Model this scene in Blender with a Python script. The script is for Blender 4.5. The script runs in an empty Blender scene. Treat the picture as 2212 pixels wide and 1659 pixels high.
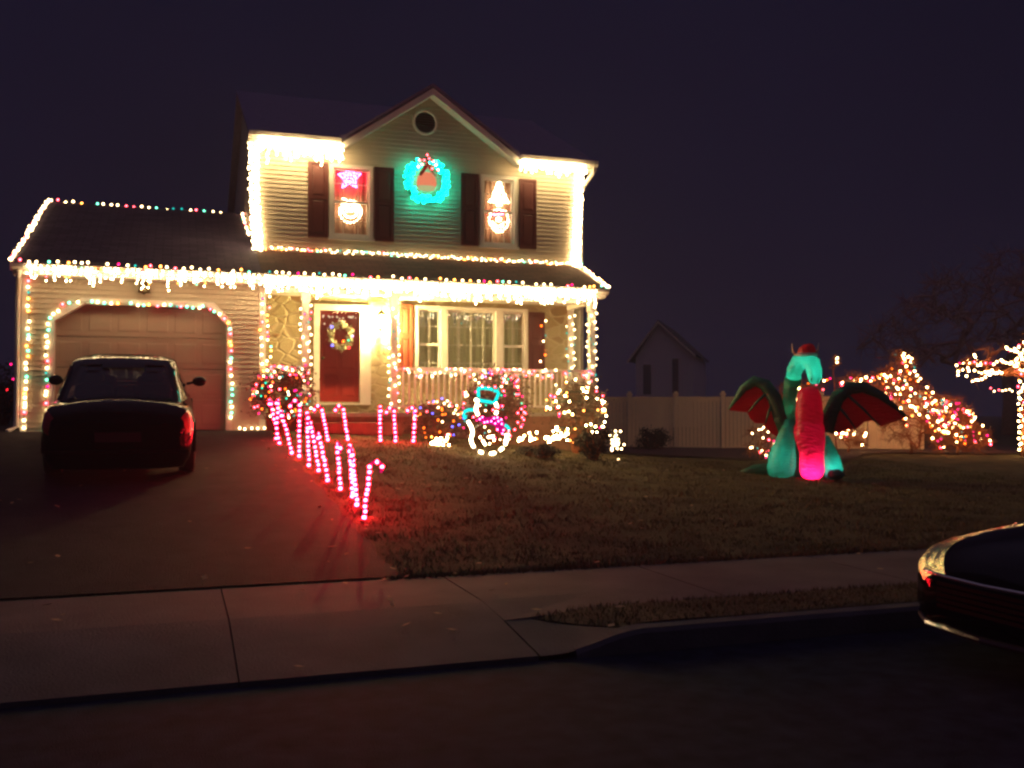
import bpy, math, random
from mathutils import Vector, Matrix
random.seed(7)
scene = bpy.context.scene
COL = scene.collection
R = math.radians
rnd = random.uniform

# ------------------------------------------------------------------ camera
CAM = Vector((2.39, -17.9, 1.6)); YAW = R(19.0); PITCH = math.atan(55.5 / 2110)
FWD = Vector((math.sin(YAW) * math.cos(PITCH), math.cos(YAW) * math.cos(PITCH), math.sin(PITCH)))
RGT = Vector((math.cos(YAW), -math.sin(YAW), 0)); UPV = RGT.cross(FWD)
cd = bpy.data.cameras.new("camera"); cam = bpy.data.objects.new("camera", cd); COL.objects.link(cam)
cam.location = CAM; cam.rotation_euler = (R(90) + PITCH, 0, -YAW)
cd.sensor_width = 36; cd.lens = 36 * 2110 / 2212; cd.clip_end = 1500; cd.clip_start = 0.05
scene.camera = cam

def ray(px, py): return FWD + RGT * ((px - 1106) / 2110) + UPV * ((829.5 - py) / 2110)
def at(px, py, Y):
    d = ray(px, py); return CAM + d * ((Y - CAM.y) / d.y)
def atd(px, py, D): return CAM + ray(px, py) * D

# ------------------------------------------------------------------ ground heights
def sm(a, b, x):
    t = min(1, max(0, (x - a) / (b - a))); return t * t * (3 - 2 * t)
HP = [(-400, 1.22), (5.5, 1.22), (7.4, 1.08), (9.5, .80), (13, .52), (16, .50), (900, .50)]
def HH(X):
    for (a, b), (c, d) in zip(HP, HP[1:]):
        if X <= c: return b + (d - b) * (X - a) / (c - a)
    return .50
def apron_f(X): return sm(4.7, 5.35, X) if X > 2 else 1 - sm(-1.7, -1.1, X)
def gz(X, Y):
    if Y < -12.05: return 0.0
    if Y < -9.6:
        a = .02 + .11 * min(1, (Y + 12.05) / 1.0); f = apron_f(X)
        return a + (.145 - a) * f if Y < -11.0 else .145
    t = min(1, (Y + 9.6) / 9.3)
    h = sum(HH(X + k * .5) for k in (-2, -1, 0, 1, 2)) / 5
    return .145 + (h - .145) * (t * 1.06 - .06 * t * t)
def ground_hit(px, py):
    d = ray(px, py); t = 4.0
    while t < 60:
        p = CAM + d * t
        if p.z <= gz(p.x, p.y): return p
        t += .02
    return CAM + d * 17

# ------------------------------------------------------------------ materials
MATS = {}
def mat(name, col, rough=.6, metal=0, coat=0, spec=.5, noise=0, nscale=8, bump=0, bscale=40, trans=0):
    if name in MATS: return MATS[name]
    m = bpy.data.materials.new(name); m.use_nodes = True; MATS[name] = m
    nt = m.node_tree; b = nt.nodes['Principled BSDF']
    b.inputs['Base Color'].default_value = (*col, 1); b.inputs['Roughness'].default_value = rough
    b.inputs['Metallic'].default_value = metal; b.inputs['Coat Weight'].default_value = coat
    b.inputs['Coat Roughness'].default_value = .025
    b.inputs['Specular IOR Level'].default_value = spec
    if noise or bump:
        tc = nt.nodes.new('ShaderNodeTexCoord')
    if noise:
        n = nt.nodes.new('ShaderNodeTexNoise'); n.inputs['Scale'].default_value = nscale; n.inputs['Detail'].default_value = 6
        nt.links.new(tc.outputs['Object'], n.inputs['Vector'])
        mr = nt.nodes.new('ShaderNodeMapRange'); mr.inputs[1].default_value = .25; mr.inputs[2].default_value = .75
        mr.inputs[3].default_value = 1 - noise; mr.inputs[4].default_value = 1 + noise
        nt.links.new(n.outputs['Fac'], mr.inputs[0])
        mx = nt.nodes.new('ShaderNodeVectorMath'); mx.operation = 'SCALE'; mx.inputs[0].default_value = col
        nt.links.new(mr.outputs[0], mx.inputs['Scale']); nt.links.new(mx.outputs[0], b.inputs['Base Color'])
    if bump:
        n2 = nt.nodes.new('ShaderNodeTexNoise'); n2.inputs['Scale'].default_value = bscale; n2.inputs['Detail'].default_value = 4
        nt.links.new(tc.outputs['Object'], n2.inputs['Vector'])
        bp = nt.nodes.new('ShaderNodeBump'); bp.inputs['Strength'].default_value = bump; bp.inputs['Distance'].default_value = .03
        nt.links.new(n2.outputs['Fac'], bp.inputs['Height']); nt.links.new(bp.outputs[0], b.inputs['Normal'])
    return m

def emit(name, col, s=1.0):
    if name in MATS: return MATS[name]
    m = bpy.data.materials.new(name); m.use_nodes = True; MATS[name] = m
    nt = m.node_tree; nt.nodes.remove(nt.nodes['Principled BSDF'])
    e = nt.nodes.new('ShaderNodeEmission'); e.inputs[0].default_value = (*col, 1); e.inputs[1].default_value = s
    nt.links.new(e.outputs[0], nt.nodes['Material Output'].inputs[0]); return m

def fabric(name, col, tr=.6):
    m = bpy.data.materials.new(name); m.use_nodes = True; MATS[name] = m
    nt = m.node_tree; nt.nodes.remove(nt.nodes['Principled BSDF'])
    d = nt.nodes.new('ShaderNodeBsdfDiffuse'); t = nt.nodes.new('ShaderNodeBsdfTranslucent'); x = nt.nodes.new('ShaderNodeMixShader')
    d.inputs[0].default_value = (*col, 1); t.inputs[0].default_value = (*col, 1); x.inputs[0].default_value = tr
    nt.links.new(d.outputs[0], x.inputs[1]); nt.links.new(t.outputs[0], x.inputs[2])
    g = nt.nodes.new('ShaderNodeBsdfGlossy'); g.inputs['Roughness'].default_value = .35
    tc = nt.nodes.new('ShaderNodeTexCoord'); wv = nt.nodes.new('ShaderNodeTexNoise'); mp = nt.nodes.new('ShaderNodeMapping'); mp.inputs['Scale'].default_value = (3, 3, 9)
    nt.links.new(tc.outputs['Object'], mp.inputs[0]); nt.links.new(mp.outputs[0], wv.inputs['Vector']); wv.inputs['Scale'].default_value = 2.5; bp = nt.nodes.new('ShaderNodeBump'); bp.inputs['Distance'].default_value = .05; bp.inputs['Strength'].default_value = .6
    nt.links.new(wv.outputs['Fac'], bp.inputs['Height'])
    for k_ in (d, t, g): nt.links.new(bp.outputs[0], k_.inputs['Normal'])
    y = nt.nodes.new('ShaderNodeMixShader'); y.inputs[0].default_value = .04
    nt.links.new(x.outputs[0], y.inputs[1]); nt.links.new(g.outputs[0], y.inputs[2])
    nt.links.new(y.outputs[0], nt.nodes['Material Output'].inputs[0]); return m

def glass(name, tint=(.9, .92, .9), refl=1.0):
    m = bpy.data.materials.new(name); m.use_nodes = True; MATS[name] = m
    nt = m.node_tree; nt.nodes.remove(nt.nodes['Principled BSDF'])
    t = nt.nodes.new('ShaderNodeBsdfTransparent'); t.inputs[0].default_value = (*tint, 1)
    g = nt.nodes.new('ShaderNodeBsdfGlossy'); g.inputs['Roughness'].default_value = .02
    f = nt.nodes.new('ShaderNodeFresnel'); f.inputs[0].default_value = 1.5
    k = nt.nodes.new('ShaderNodeMath'); k.operation = 'MULTIPLY_ADD'; k.inputs[1].default_value = refl; k.inputs[2].default_value = .03
    x = nt.nodes.new('ShaderNodeMixShader')
    nt.links.new(f.outputs[0], k.inputs[0]); nt.links.new(k.outputs[0], x.inputs[0])
    nt.links.new(t.outputs[0], x.inputs[1]); nt.links.new(g.outputs[0], x.inputs[2])
    nt.links.new(x.outputs[0], nt.nodes['Material Output'].inputs[0]); return m

SIDING = mat('vinyl_siding', (.55, .48, .37), .55, noise=.06, nscale=3)
TRIM = mat('white_trim', (.78, .74, .66), .45, noise=.04, nscale=5)
DOORRED = mat('red_door_paint', (.36, .025, .02), .4, noise=.05)
SHUT = mat('shutter_paint', (.10, .022, .02), .5, noise=.08)
SHUT_LIT = mat('shutter_paint_lit', (.36, .075, .035), .5, noise=.08)  # lantern glow on the left porch shutter mixed into its red
GDOOR = mat('garage_door_paint', (.46, .36, .28), .5, noise=.05, nscale=2)
ASPH = mat('road_asphalt', (.023, .025, .046), .9, spec=.08, noise=.5, nscale=6, bump=.6, bscale=120)
DRIVE = mat('driveway_asphalt', (.034, .028, .037), .85, spec=.1, noise=.3, nscale=4, bump=.8, bscale=90)
CONC = mat('pavement_concrete', (.105, .085, .09), .85, spec=.1, noise=.3, nscale=2.0, bump=.3, bscale=60)
KERB = mat('kerb_concrete', (.10, .09, .095), .85, spec=.1, noise=.2, nscale=4, bump=.3)
SOIL = mat('lawn_soil', (.095, .078, .042), .95, spec=.1, noise=.45, nscale=2.2, bump=1.0, bscale=45)
GRASS = mat('winter_grass', (.125, .108, .046), .8, spec=.1, noise=.55, nscale=1.3)
LEAF = mat('evergreen_leaf', (.16, .10, .06), .6, noise=.4, nscale=9)
LEAFD = mat('dark_shrub_leaf', (.03, .035, .022), .7, noise=.4, nscale=9)
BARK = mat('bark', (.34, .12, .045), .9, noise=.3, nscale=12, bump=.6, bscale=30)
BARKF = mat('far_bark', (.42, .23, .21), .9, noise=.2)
CORD = mat('cord_plastic', (.02, .05, .025), .5)
WIRE = mat('sculpture_wire', (.25, .25, .25), .4, metal=.8)
VINYL = mat('fence_vinyl', (.92, .76, .56), .5, noise=.05)
BLACKP = mat('black_car_paint', (.004, .004, .006), .7, coat=.6, spec=0)
TYRE = mat('tyre_rubber', (.015, .015, .015), .85)
CHROME = mat('chrome', (.75, .7, .62), .14, metal=1)
ALLOY = mat('alloy', (.35, .35, .35), .3, metal=1)
CARGL = glass('car_glass', (.30, .30, .30), .8)
INTER = mat('car_interior', (.02, .02, .022), .8)
PLATE = mat('plate_paint', (.035, .035, .04), .6, spec=.1)
BLACKPL = mat('black_plastic', (.008, .008, .009), .7, spec=.08)
CURT = mat('curtain_cloth', (.86, .80, .55), .9, noise=.1, nscale=3)
BLIND = mat('blind_cloth', (.22, .12, .075), .9, noise=.1)
BRONZE = mat('dark_bronze', (.10, .07, .03), .4, metal=.6)
TIN = mat('green_tinsel', (.02, .42, .34), .5, noise=.3, nscale=30)
REDCL = mat('red_ribbon', (.5, .03, .03), .5, noise=.1)
FACADE = mat('neighbour_siding', (.88, .74, .68), .7, noise=.05)
DARKROOF = mat('neighbour_roof', (.05, .045, .045), .9, noise=.2)
WINDARK = mat('dark_window', (.10, .09, .12), .15)
GLASS = glass('window_glass')
STORM = glass('storm_glass', (.92, .9, .88), 1.3)

# shingle roof
def shingle(name='roof_shingle', k=(1, 1, 1)):
    sc_ = lambda c: (c[0] * k[0], c[1] * k[1], c[2] * k[2], 1)
    m = mat(name, (.085, .045, .037), .9); nt = m.node_tree; b = nt.nodes['Principled BSDF']
    tc = nt.nodes.new('ShaderNodeTexCoord'); br = nt.nodes.new('ShaderNodeTexBrick')
    b.inputs['Specular IOR Level'].default_value = .1
    br.inputs['Color1'].default_value = sc_((.10, .055, .045)); br.inputs['Color2'].default_value = sc_((.06, .034, .03))
    br.inputs['Mortar'].default_value = sc_((.025, .016, .016)); br.inputs['Scale'].default_value = 1
    br.inputs['Brick Width'].default_value = .3; br.inputs['Row Height'].default_value = .13; br.inputs['Mortar Size'].default_value = .008
    nt.links.new(tc.outputs['Object'], br.inputs['Vector']); nt.links.new(br.outputs['Color'], b.inputs['Base Color'])
    bp = nt.nodes.new('ShaderNodeBump'); bp.inputs['Distance'].default_value = .02; bp.inputs['Strength'].default_value = .6; bp.invert = True
    nt.links.new(br.outputs['Fac'], bp.inputs['Height']); nt.links.new(bp.outputs[0], b.inputs['Normal'])
    return m
ROOF = shingle()
ROOFM = mat('upper_shingle', (.21, .165, .27), .95, noise=.2, nscale=14, bump=.5, bscale=25)  # purple night sky glow mixed into the main roof's colour
ROOFG = shingle('night_tint_shingle', (.95, 1.3, 2.6))  # copy of the porch shingle with bluish night glow put into its colour

def stone():
    m = mat('porch_stone', (.35, .3, .2), .85); nt = m.node_tree; b = nt.nodes['Principled BSDF']
    tc = nt.nodes.new('ShaderNodeTexCoord'); mp = nt.nodes.new('ShaderNodeMapping'); mp.inputs['Scale'].default_value = (3.6, 3.6, 5.2)
    nz = nt.nodes.new('ShaderNodeTexNoise'); nz.inputs['Scale'].default_value = 2.0
    add = nt.nodes.new('ShaderNodeVectorMath'); add.operation = 'MULTIPLY_ADD'; add.inputs[1].default_value = (.6, 0, .6)
    nt.links.new(tc.outputs['Object'], mp.inputs[0]); nt.links.new(tc.outputs['Object'], nz.inputs['Vector'])
    nt.links.new(nz.outputs['Color'], add.inputs[0]); nt.links.new(mp.outputs[0], add.inputs[2])
    v1 = nt.nodes.new('ShaderNodeTexVoronoi'); v1.feature = 'DISTANCE_TO_EDGE'; v1.inputs['Scale'].default_value = 1
    v2 = nt.nodes.new('ShaderNodeTexVoronoi'); v2.inputs['Scale'].default_value = 1
    for v in (v1, v2): nt.links.new(add.outputs[0], v.inputs['Vector'])
    cr = nt.nodes.new('ShaderNodeValToRGB'); e = cr.color_ramp.elements
    e[0].position = 0; e[0].color = (.40, .33, .17, 1); e[1].position = 1; e[1].color = (.44, .37, .2, 1)
    for p, c in ((.3, (.46, .40, .24, 1)), (.42, (.26, .16, .07, 1)), (.5, (.45, .38, .24, 1)), (.74, (.42, .36, .2, 1)), (.82, (.30, .2, .1, 1))):
        x = e.new(p); x.color = c
    sp = nt.nodes.new('ShaderNodeSeparateColor'); nt.links.new(v2.outputs['Color'], sp.inputs[0]); nt.links.new(sp.outputs[0], cr.inputs[0])
    mr = nt.nodes.new('ShaderNodeMapRange'); mr.inputs[1].default_value = .015; mr.inputs[2].default_value = .12
    nt.links.new(v1.outputs['Distance'], mr.inputs[0])
    mx = nt.nodes.new('ShaderNodeMix'); mx.data_type = 'RGBA'; mx.inputs[6].default_value = (.47, .40, .25, 1)
    nt.links.new(mr.outputs[0], mx.inputs[0]); nt.links.new(cr.outputs[0], mx.inputs[7]); nt.links.new(mx.outputs[2], b.inputs['Base Color'])
    n3 = nt.nodes.new('ShaderNodeTexNoise'); n3.inputs['Scale'].default_value = 25; nt.links.new(tc.outputs['Object'], n3.inputs['Vector'])
    ad = nt.nodes.new('ShaderNodeMath'); ad.operation = 'MULTIPLY_ADD'; ad.inputs[1].default_value = .25
    nt.links.new(n3.outputs['Fac'], ad.inputs[0]); nt.links.new(mr.outputs[0], ad.inputs[2])
    bp = nt.nodes.new('ShaderNodeBump'); bp.inputs['Distance'].default_value = .02; bp.inputs['Strength'].default_value = .5
    nt.links.new(ad.outputs[0], bp.inputs['Height']); nt.links.new(bp.outputs[0], b.inputs['Normal'])
    return m
STONE = stone()

# ------------------------------------------------------------------ mesh helpers
ICO = None
def ico_data():
    global ICO
    if ICO is None:
        import bmesh
        bm = bmesh.new(); bmesh.ops.create_icosphere(bm, subdivisions=1, radius=1)
        ICO = ([v.co.copy() for v in bm.verts], [[v.index for v in f.verts] for f in bm.faces]); bm.free()
    return ICO

class MB:
    def __init__(s): s.v = []; s.f = []; s.m = []; s.mi = 0
    def quad(s, *p):
        n = len(s.v); s.v += [Vector(q) for q in p]; s.f.append(list(range(n, n + len(p)))); s.m.append(s.mi); return s
    def box(s, x0, x1, y0, y1, z0, z1):
        n = len(s.v)
        s.v += [Vector((x, y, z)) for z in (z0, z1) for y in (y0, y1) for x in (x0, x1)]
        for f in ((0, 2, 3, 1), (4, 5, 7, 6), (0, 1, 5, 4), (2, 6, 7, 3), (0, 4, 6, 2), (1, 3, 7, 5)):
            s.f.append([n + i for i in f]); s.m.append(s.mi)
        return s
    def obox(s, a, b, w, h, up=Vector((0, 0, 1))):
        """bar from a to b with width w (sideways) and height h"""
        a = Vector(a); b = Vector(b); d = (b - a).normalized(); sd = d.cross(up)
        if sd.length < 1e-4: sd = d.cross(Vector((0, 1, 0)))
        sd.normalize(); u = sd.cross(d)
        n = len(s.v)
        for c in (a, b):
            for (i, j) in ((-1, -1), (1, -1), (1, 1), (-1, 1)): s.v.append(c + sd * (i * w / 2) + u * (j * h / 2))
        for f in ((3, 2, 1, 0), (4, 5, 6, 7), (0, 1, 5, 4), (1, 2, 6, 5), (2, 3, 7, 6), (3, 0, 4, 7)):
            s.f.append([n + i for i in f]); s.m.append(s.mi)
        return s
    def tube(s, pts, r, n=6, closed=False, cap=True):
        pts = [Vector(p) for p in pts]; k = len(pts)
        rr = r if isinstance(r, (list, tuple)) else [r] * k
        base = len(s.v); prev = None
        for i, p in enumerate(pts):
            if closed: d = pts[(i + 1) % k] - pts[i - 1]
            else: d = pts[min(i + 1, k - 1)] - pts[max(i - 1, 0)]
            if d.length < 1e-9: d = Vector((0, 0, 1))
            d.normalize()
            if prev is None:
                ref = Vector((0, 0, 1)) if abs(d.z) < .9 else Vector((1, 0, 0))
                sd = d.cross(ref).normalized()
            else:
                sd = prev - d * prev.dot(d)
                sd = sd.normalized() if sd.length > 1e-6 else d.orthogonal().normalized()
            prev = sd; u = d.cross(sd)
            for j in range(n):
                a = 2 * math.pi * j / n; s.v.append(p + (sd * math.cos(a) + u * math.sin(a)) * rr[i])
        for i in range(k if closed else k - 1):
            for j in range(n):
                a = base + i * n; b = base + ((i + 1) % k) * n
                s.f.append([a + j, a + (j + 1) % n, b + (j + 1) % n, b + j]); s.m.append(s.mi)
        if cap and not closed:
            s.f.append([base + j for j in range(n)][::-1]); s.f.append([base + (k - 1) * n + j for j in range(n)]); s.m += [s.mi] * 2
        return s
    def ico(s, c, r):
        V, F = ico_data(); n = len(s.v); c = Vector(c)
        s.v += [c + v * r for v in V]; s.f += [[n + i for i in f] for f in F]; s.m += [s.mi] * len(F); return s
    def ell(s, c, rx, ry, rz, nu=16, nv=10, M=None):
        n = len(s.v); c = Vector(c)
        for i in range(nv + 1):
            t = math.pi * i / nv
            for j in range(nu):
                a = 2 * math.pi * j / nu
                p = Vector((rx * math.sin(t) * math.cos(a), ry * math.sin(t) * math.sin(a), rz * math.cos(t)))
                if M: p = M @ p
                s.v.append(c + p)
        for i in range(nv):
            for j in range(nu):
                s.f.append([n + i * nu + j, n + (i + 1) * nu + j, n + (i + 1) * nu + (j + 1) % nu, n + i * nu + (j + 1) % nu]); s.m.append(s.mi)
        return s
    def loft(s, rings, cap=True, closed=True):
        n = len(s.v); k = len(rings[0])
        for r in rings: s.v += [Vector(p) for p in r]
        for i in range(len(rings) - 1):
            for j in range(k if closed else k - 1):
                a = n + i * k; b = a + k
                s.f.append([a + j, a + (j + 1) % k, b + (j + 1) % k, b + j]); s.m.append(s.mi)
        if cap:
            s.f.append([n + j for j in range(k)][::-1]); s.f.append([n + (len(rings) - 1) * k + j for j in range(k)]); s.m += [s.mi] * 2
        return s
    def prism(s, poly, off):
        """closed solid: polygon poly extruded by vector off"""
        n = len(s.v); k = len(poly); off = Vector(off)
        s.v += [Vector(p) for p in poly] + [Vector(p) + off for p in poly]
        s.f.append(list(range(n, n + k))[::-1]); s.f.append(list(range(n + k, n + 2 * k))); s.m += [s.mi] * 2
        for j in range(k):
            s.f.append([n + j, n + (j + 1) % k, n + k + (j + 1) % k, n + k + j]); s.m.append(s.mi)
        return s
    def build(s, name, mats, parent=None, smooth=False, local=False, fix=True):
        me = bpy.data.meshes.new(name)
        off = Vector((0, 0, 0))
        if parent is not None and not local:
            o = parent
            while o: off = off + o.location; o = o.parent
        me.from_pydata([tuple(v - off) for v in s.v], [], s.f)
        for m in (mats if isinstance(mats, (list, tuple)) else [mats]): me.materials.append(m)
        me.polygons.foreach_set('material_index', s.m)
        if smooth: me.polygons.foreach_set('use_smooth', [True] * len(s.f))
        me.update()
        if fix:
            import bmesh
            bm = bmesh.new(); bm.from_mesh(me); bmesh.ops.recalc_face_normals(bm, faces=bm.faces); bm.to_mesh(me); bm.free()
        ob = bpy.data.objects.new(name, me); COL.objects.link(ob)
        if parent is not None: ob.parent = parent
        return ob

def tag(o, label=None, cat=None, group=None, kind=None):
    if label: o['label'] = label
    if cat: o['category'] = cat
    if group: o['group'] = group
    if kind: o['kind'] = kind
    return o
def thing(name, loc, label, cat, group=None, rz=0):
    o = bpy.data.objects.new(name, None); COL.objects.link(o); o.location = loc; o.rotation_euler = (0, 0, rz)
    o.empty_display_size = .2
    return tag(o, label, cat, group)
def struct(mb, name, m, **k): return tag(mb.build(name, m, **k), kind='structure')

# ------------------------------------------------------------------ bulbs and light strings
BC = {  # radiance of a bulb by colour
    'warm': (19, 12.6, 5.8), 'icicle': (62, 44, 22), 'strip': (36, 25, 11.5), 'bed': (85, 58, 24), 'silh': (30, 22, 12), 'white': (20, 15, 9),
    'redw': (17, 1.25, 1.7), 'red': (9, .12, .25), 'pink': (6, .06, .9), 'pinkd': (1.1, .42, .36), 'cyan': (.01, .95, .82), 'greenw': (1.2, 7, 4), 'green': (.02, 2.6, 1.5),
    'amber': (9, 1.3, .08), 'amberw': (17, 5.5, .9), 'blue': (.8, .9, 9), 'violet': (1.3, .35, 3.0), 'cane': (290, 2.2, 5.5),
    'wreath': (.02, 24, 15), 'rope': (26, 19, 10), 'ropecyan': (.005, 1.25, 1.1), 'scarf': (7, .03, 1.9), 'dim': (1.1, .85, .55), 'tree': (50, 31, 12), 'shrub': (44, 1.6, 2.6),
}
BM = {k: emit('bulb_' + k, v) for k, v in BC.items()}
BMESH = {}
def bulb_mesh(c, r):
    k = (c, round(r, 4))
    if k not in BMESH:
        V, F = ico_data(); me = bpy.data.meshes.new('bulb'); me.from_pydata([tuple(v * r) for v in V], [], F)
        me.materials.append(BM[c]); me.polygons.foreach_set('use_smooth', [True] * len(F)); me.update(); BMESH[k] = me
    return BMESH[k]
def put_bulbs(root, bulbs, r, limit=100):
    """bulbs: (position, colour[, radius]). The nearest ones are parts; the rest of a dense string is one part."""
    bulbs = sorted(bulbs, key=lambda b: (Vector(b[0]) - CAM).length)
    if len(bulbs) > limit:   # spread the single bulbs along the whole string, they are all about as near
        step = len(bulbs) / limit; idx = {int(i * step) for i in range(limit)}
    else: idx = set(range(len(bulbs)))
    rest = [b for i, b in enumerate(bulbs) if i not in idx]
    for i in idx:
        b = bulbs[i]; rr = b[2] if len(b) > 2 else r
        o = bpy.data.objects.new('bulb', bulb_mesh(b[1], rr)); COL.objects.link(o); o.parent = root; o.location = Vector(b[0]) - root.location
    if rest:
        cols = sorted({b[1] for b in rest}); mb = MB()
        for b in rest: mb.mi = cols.index(b[1]); mb.ico(b[0], b[2] if len(b) > 2 else r)
        tag(mb.build('bulbs', [BM[c] for c in cols], root, smooth=True, fix=False), kind='stuff')
def light_string(label, bulbs, r, paths=None, group='strings of lights', cat='string lights', name='light_string'):
    root = thing(name, Vector(bulbs[0][0]), label, cat, group)
    mb = MB()
    for p in (paths if paths is not None else [[b[0] for b in bulbs]]):
        if len(p) > 1: mb.tube(p, .004, 4, cap=False)
    if mb.v: mb.build('cord', CORD, root)
    put_bulbs(root, bulbs, r); return root
def pick(*w):
    t = sum(x for _, x in w); k = random.random() * t
    for c, x in w:
        k -= x
        if k <= 0: return c
    return w[-1][0]
MULTI = (('warm', 5), ('redw', 1.6), ('greenw', 1.3), ('amberw', 1.8), ('pink', .5), ('cyan', .5))
def poly_pts(pts, step, jit=0.0, skip=0.0):
    """points every step along a 3-D polyline, jittered"""
    out = []; carry = 0
    for a, b in zip(pts, pts[1:]):
        a = Vector(a); b = Vector(b); L = (b - a).length; t = carry
        while t < L:
            if random.random() >= skip:
                out.append(a + (b - a) * (t / L) + Vector((rnd(-jit, jit), rnd(-jit, jit) * .4, rnd(-jit, jit))))
            t += step * rnd(.75, 1.25)
        carry = t - L
    return out
def px_line(pxs, Y): return [at(x, y, Y) for x, y in pxs]

# ================================================================== SETTING
def axis(pieces):
    out = []
    for a, b, n in pieces: out += [a + (b - a) * i / n for i in range(n)]
    return out + [pieces[-1][1]]
gx = axis([(-90, -30, 8), (-30, -2, 28), (-2, 16, 60), (16, 40, 24), (40, 130, 10)])
gy = axis([(-9.6, 1, 60), (1, 20, 19), (20, 60, 12), (60, 110, 6)])
mb = MB(); W = len(gx)
for y in gy:
    for x in gx:
        mb.v.append(Vector((x, y, gz(x, y) + (rnd(-.012, .012) if -5 < x < 25 and y < 12 else 0))))
for j in range(len(gy) - 1):
    for i in range(W - 1):
        mb.f.append([j * W + i, j * W + i + 1, (j + 1) * W + i + 1, (j + 1) * W + i]); mb.m.append(0)
n0 = len(mb.v)  # skirt going down and out under pavement and road
for x in gx: mb.v.append(Vector((x, -9.6, -.1)))
for x in gx: mb.v.append(Vector((x, -60, -.1)))
for i in range(W - 1):
    mb.f.append([n0 + i, n0 + i + 1, i + 1, i]); mb.f.append([n0 + W + i, n0 + W + i + 1, n0 + i + 1, n0 + i]); mb.m += [0, 0]
struct(mb, 'lawn', SOIL, smooth=True)

mb = MB(); mb.quad((-90, -59, 0), (129, -59, 0), (129, -12.03, 0), (-90, -12.03, 0)); struct(mb, 'road', ASPH)

# driveway follows the slope
mb = MB(); N = 40
for j in range(N + 1):
    y = -9.58 + (9.6) * j / N
    for i in range(9):
        x0 = -.3; x1 = 4.22 - .3 * j / N + .03 * math.sin(j * 1.7)
        x = x0 + (x1 - x0) * i / 8; mb.v.append(Vector((x, y, gz(x, y) + .018)))
for j in range(N):
    for i in range(8): mb.f.append([j * 9 + i, j * 9 + i + 1, j * 9 + 10 + i, j * 9 + 9 + i]); mb.m.append(0)
struct(mb, 'driveway', DRIVE, smooth=True)

# pavement slabs with open joints; the driveway ones run down to the gutter
mb = MB()
def slab(x0, x1, ya, yb, n=6):
    rings = []
    for j in range(n + 1):
        y = ya + (yb - ya) * j / n
        rings.append([(x0, y, -.05), (x0, y, gz(x0, y) + .006), ((x0 + x1) / 2, y, gz((x0 + x1) / 2, y) + .006), (x1, y, gz(x1, y) + .006), (x1, y, -.05)])
    mb.loft(rings)
xs = [-40 + 1.85 * k - .5 + .01 for k in range(60)]
j0 = 2.75 - 1.85 * 30
for k in range(80):
    a = j0 + 1.85 * k + .005; b = a + 1.840
    if b > 80: break
    if -1.0 < a < 4.5 and b < 4.7: slab(a, b, -12.02, -9.62, 12)
    else: slab(a, b, -11.3, -9.62, 3)
# flares of the apron
for (xa, xb, xc) in ((4.609, 4.80, 5.30), (-.95, -1.05, -1.6)):
    pl = [(xa, -11.31), (xb, -11.31), (xc, -12.02), (xa, -12.02)]
    M_ = 10
    for i in range(M_ + 1):
        for j in range(M_ + 1):
            y = -11.31 - .71 * j / M_; xe = xb + (xc - xb) * j / M_; x = xa + (xe - xa) * i / M_; mb.v.append(Vector((x, y, gz(x, y) + .004)))
    n_ = len(mb.v) - (M_ + 1) ** 2
    for i in range(M_):
        for j in range(M_): a = n_ + i * (M_ + 1) + j; mb.f.append([a, a + 1, a + M_ + 2, a + M_ + 1]); mb.m.append(0)
struct(mb, 'pavement', CONC)

def strip_left(Y): return 4.82 + .5 * (-11.3 - Y) / .7
mb = MB()
for side in (0, 1):
    xx = [0, .15, .4, .8, 1.5, 3, 6, 12, 30, 80]
    for j in range(5):
        y = -11.31 - .58 * j / 4
        for k, d in enumerate(xx):
            x = strip_left(y) + d if side == 0 else -(strip_left(y) - 4.82) - 1.07 - d
            mb.v.append(Vector((x, y, gz(x, y) + .012 * (0 < k) + rnd(0, .01))))
    b = side * 50
    for j in range(4):
        for k in range(9): mb.f.append([b + j * 10 + k, b + j * 10 + k + 1, b + j * 10 + 11 + k, b + j * 10 + 10 + k]); mb.m.append(0)
struct(mb, 'grass_strip', SOIL, smooth=True)

mb = MB()
for seg in ([4.85 + d for d in (0, .1, .2, .3, .4, .5, .7, 1.5, 4, 15, 75)], [-1.15 - d for d in (0, .1, .2, .3, .4, .5, .7, 1.5, 4, 15, 60)]):
    rings = []
    for x in seg:
        h = gz(x, -12.0); rings.append([(x, -12.06, -.05), (x, -12.045, h - .02), (x, -12.02, h + .008), (x, -11.90, h + .01), (x, -11.90, -.05)])
    mb.loft(rings)
struct(mb, 'kerb', KERB, smooth=False)

mb = MB(); NX, NY = 30, 14
for j in range(NY + 1):
    for i in range(NX + 1):
        t = i / NX; x = 10.9 + 15 * t; y = (1.0 + .9 * math.sin(i * .5) - .6 * math.sin(i * .21)) + (11.0 - 6.5 * t - 1.0) * j / NY; mb.v.append(Vector((x, y, gz(x, y) + .03 + rnd(0, .012))))
for j in range(NY):
    for i in range(NX): a = j * (NX + 1) + i; mb.f.append([a, a + 1, a + NX + 2, a + NX + 1]); mb.m.append(0)
struct(mb, 'planting_bed', mat('bark_mulch', (.055, .03, .03), .95, noise=.5, nscale=9, bump=1, bscale=30), smooth=True)
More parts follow.
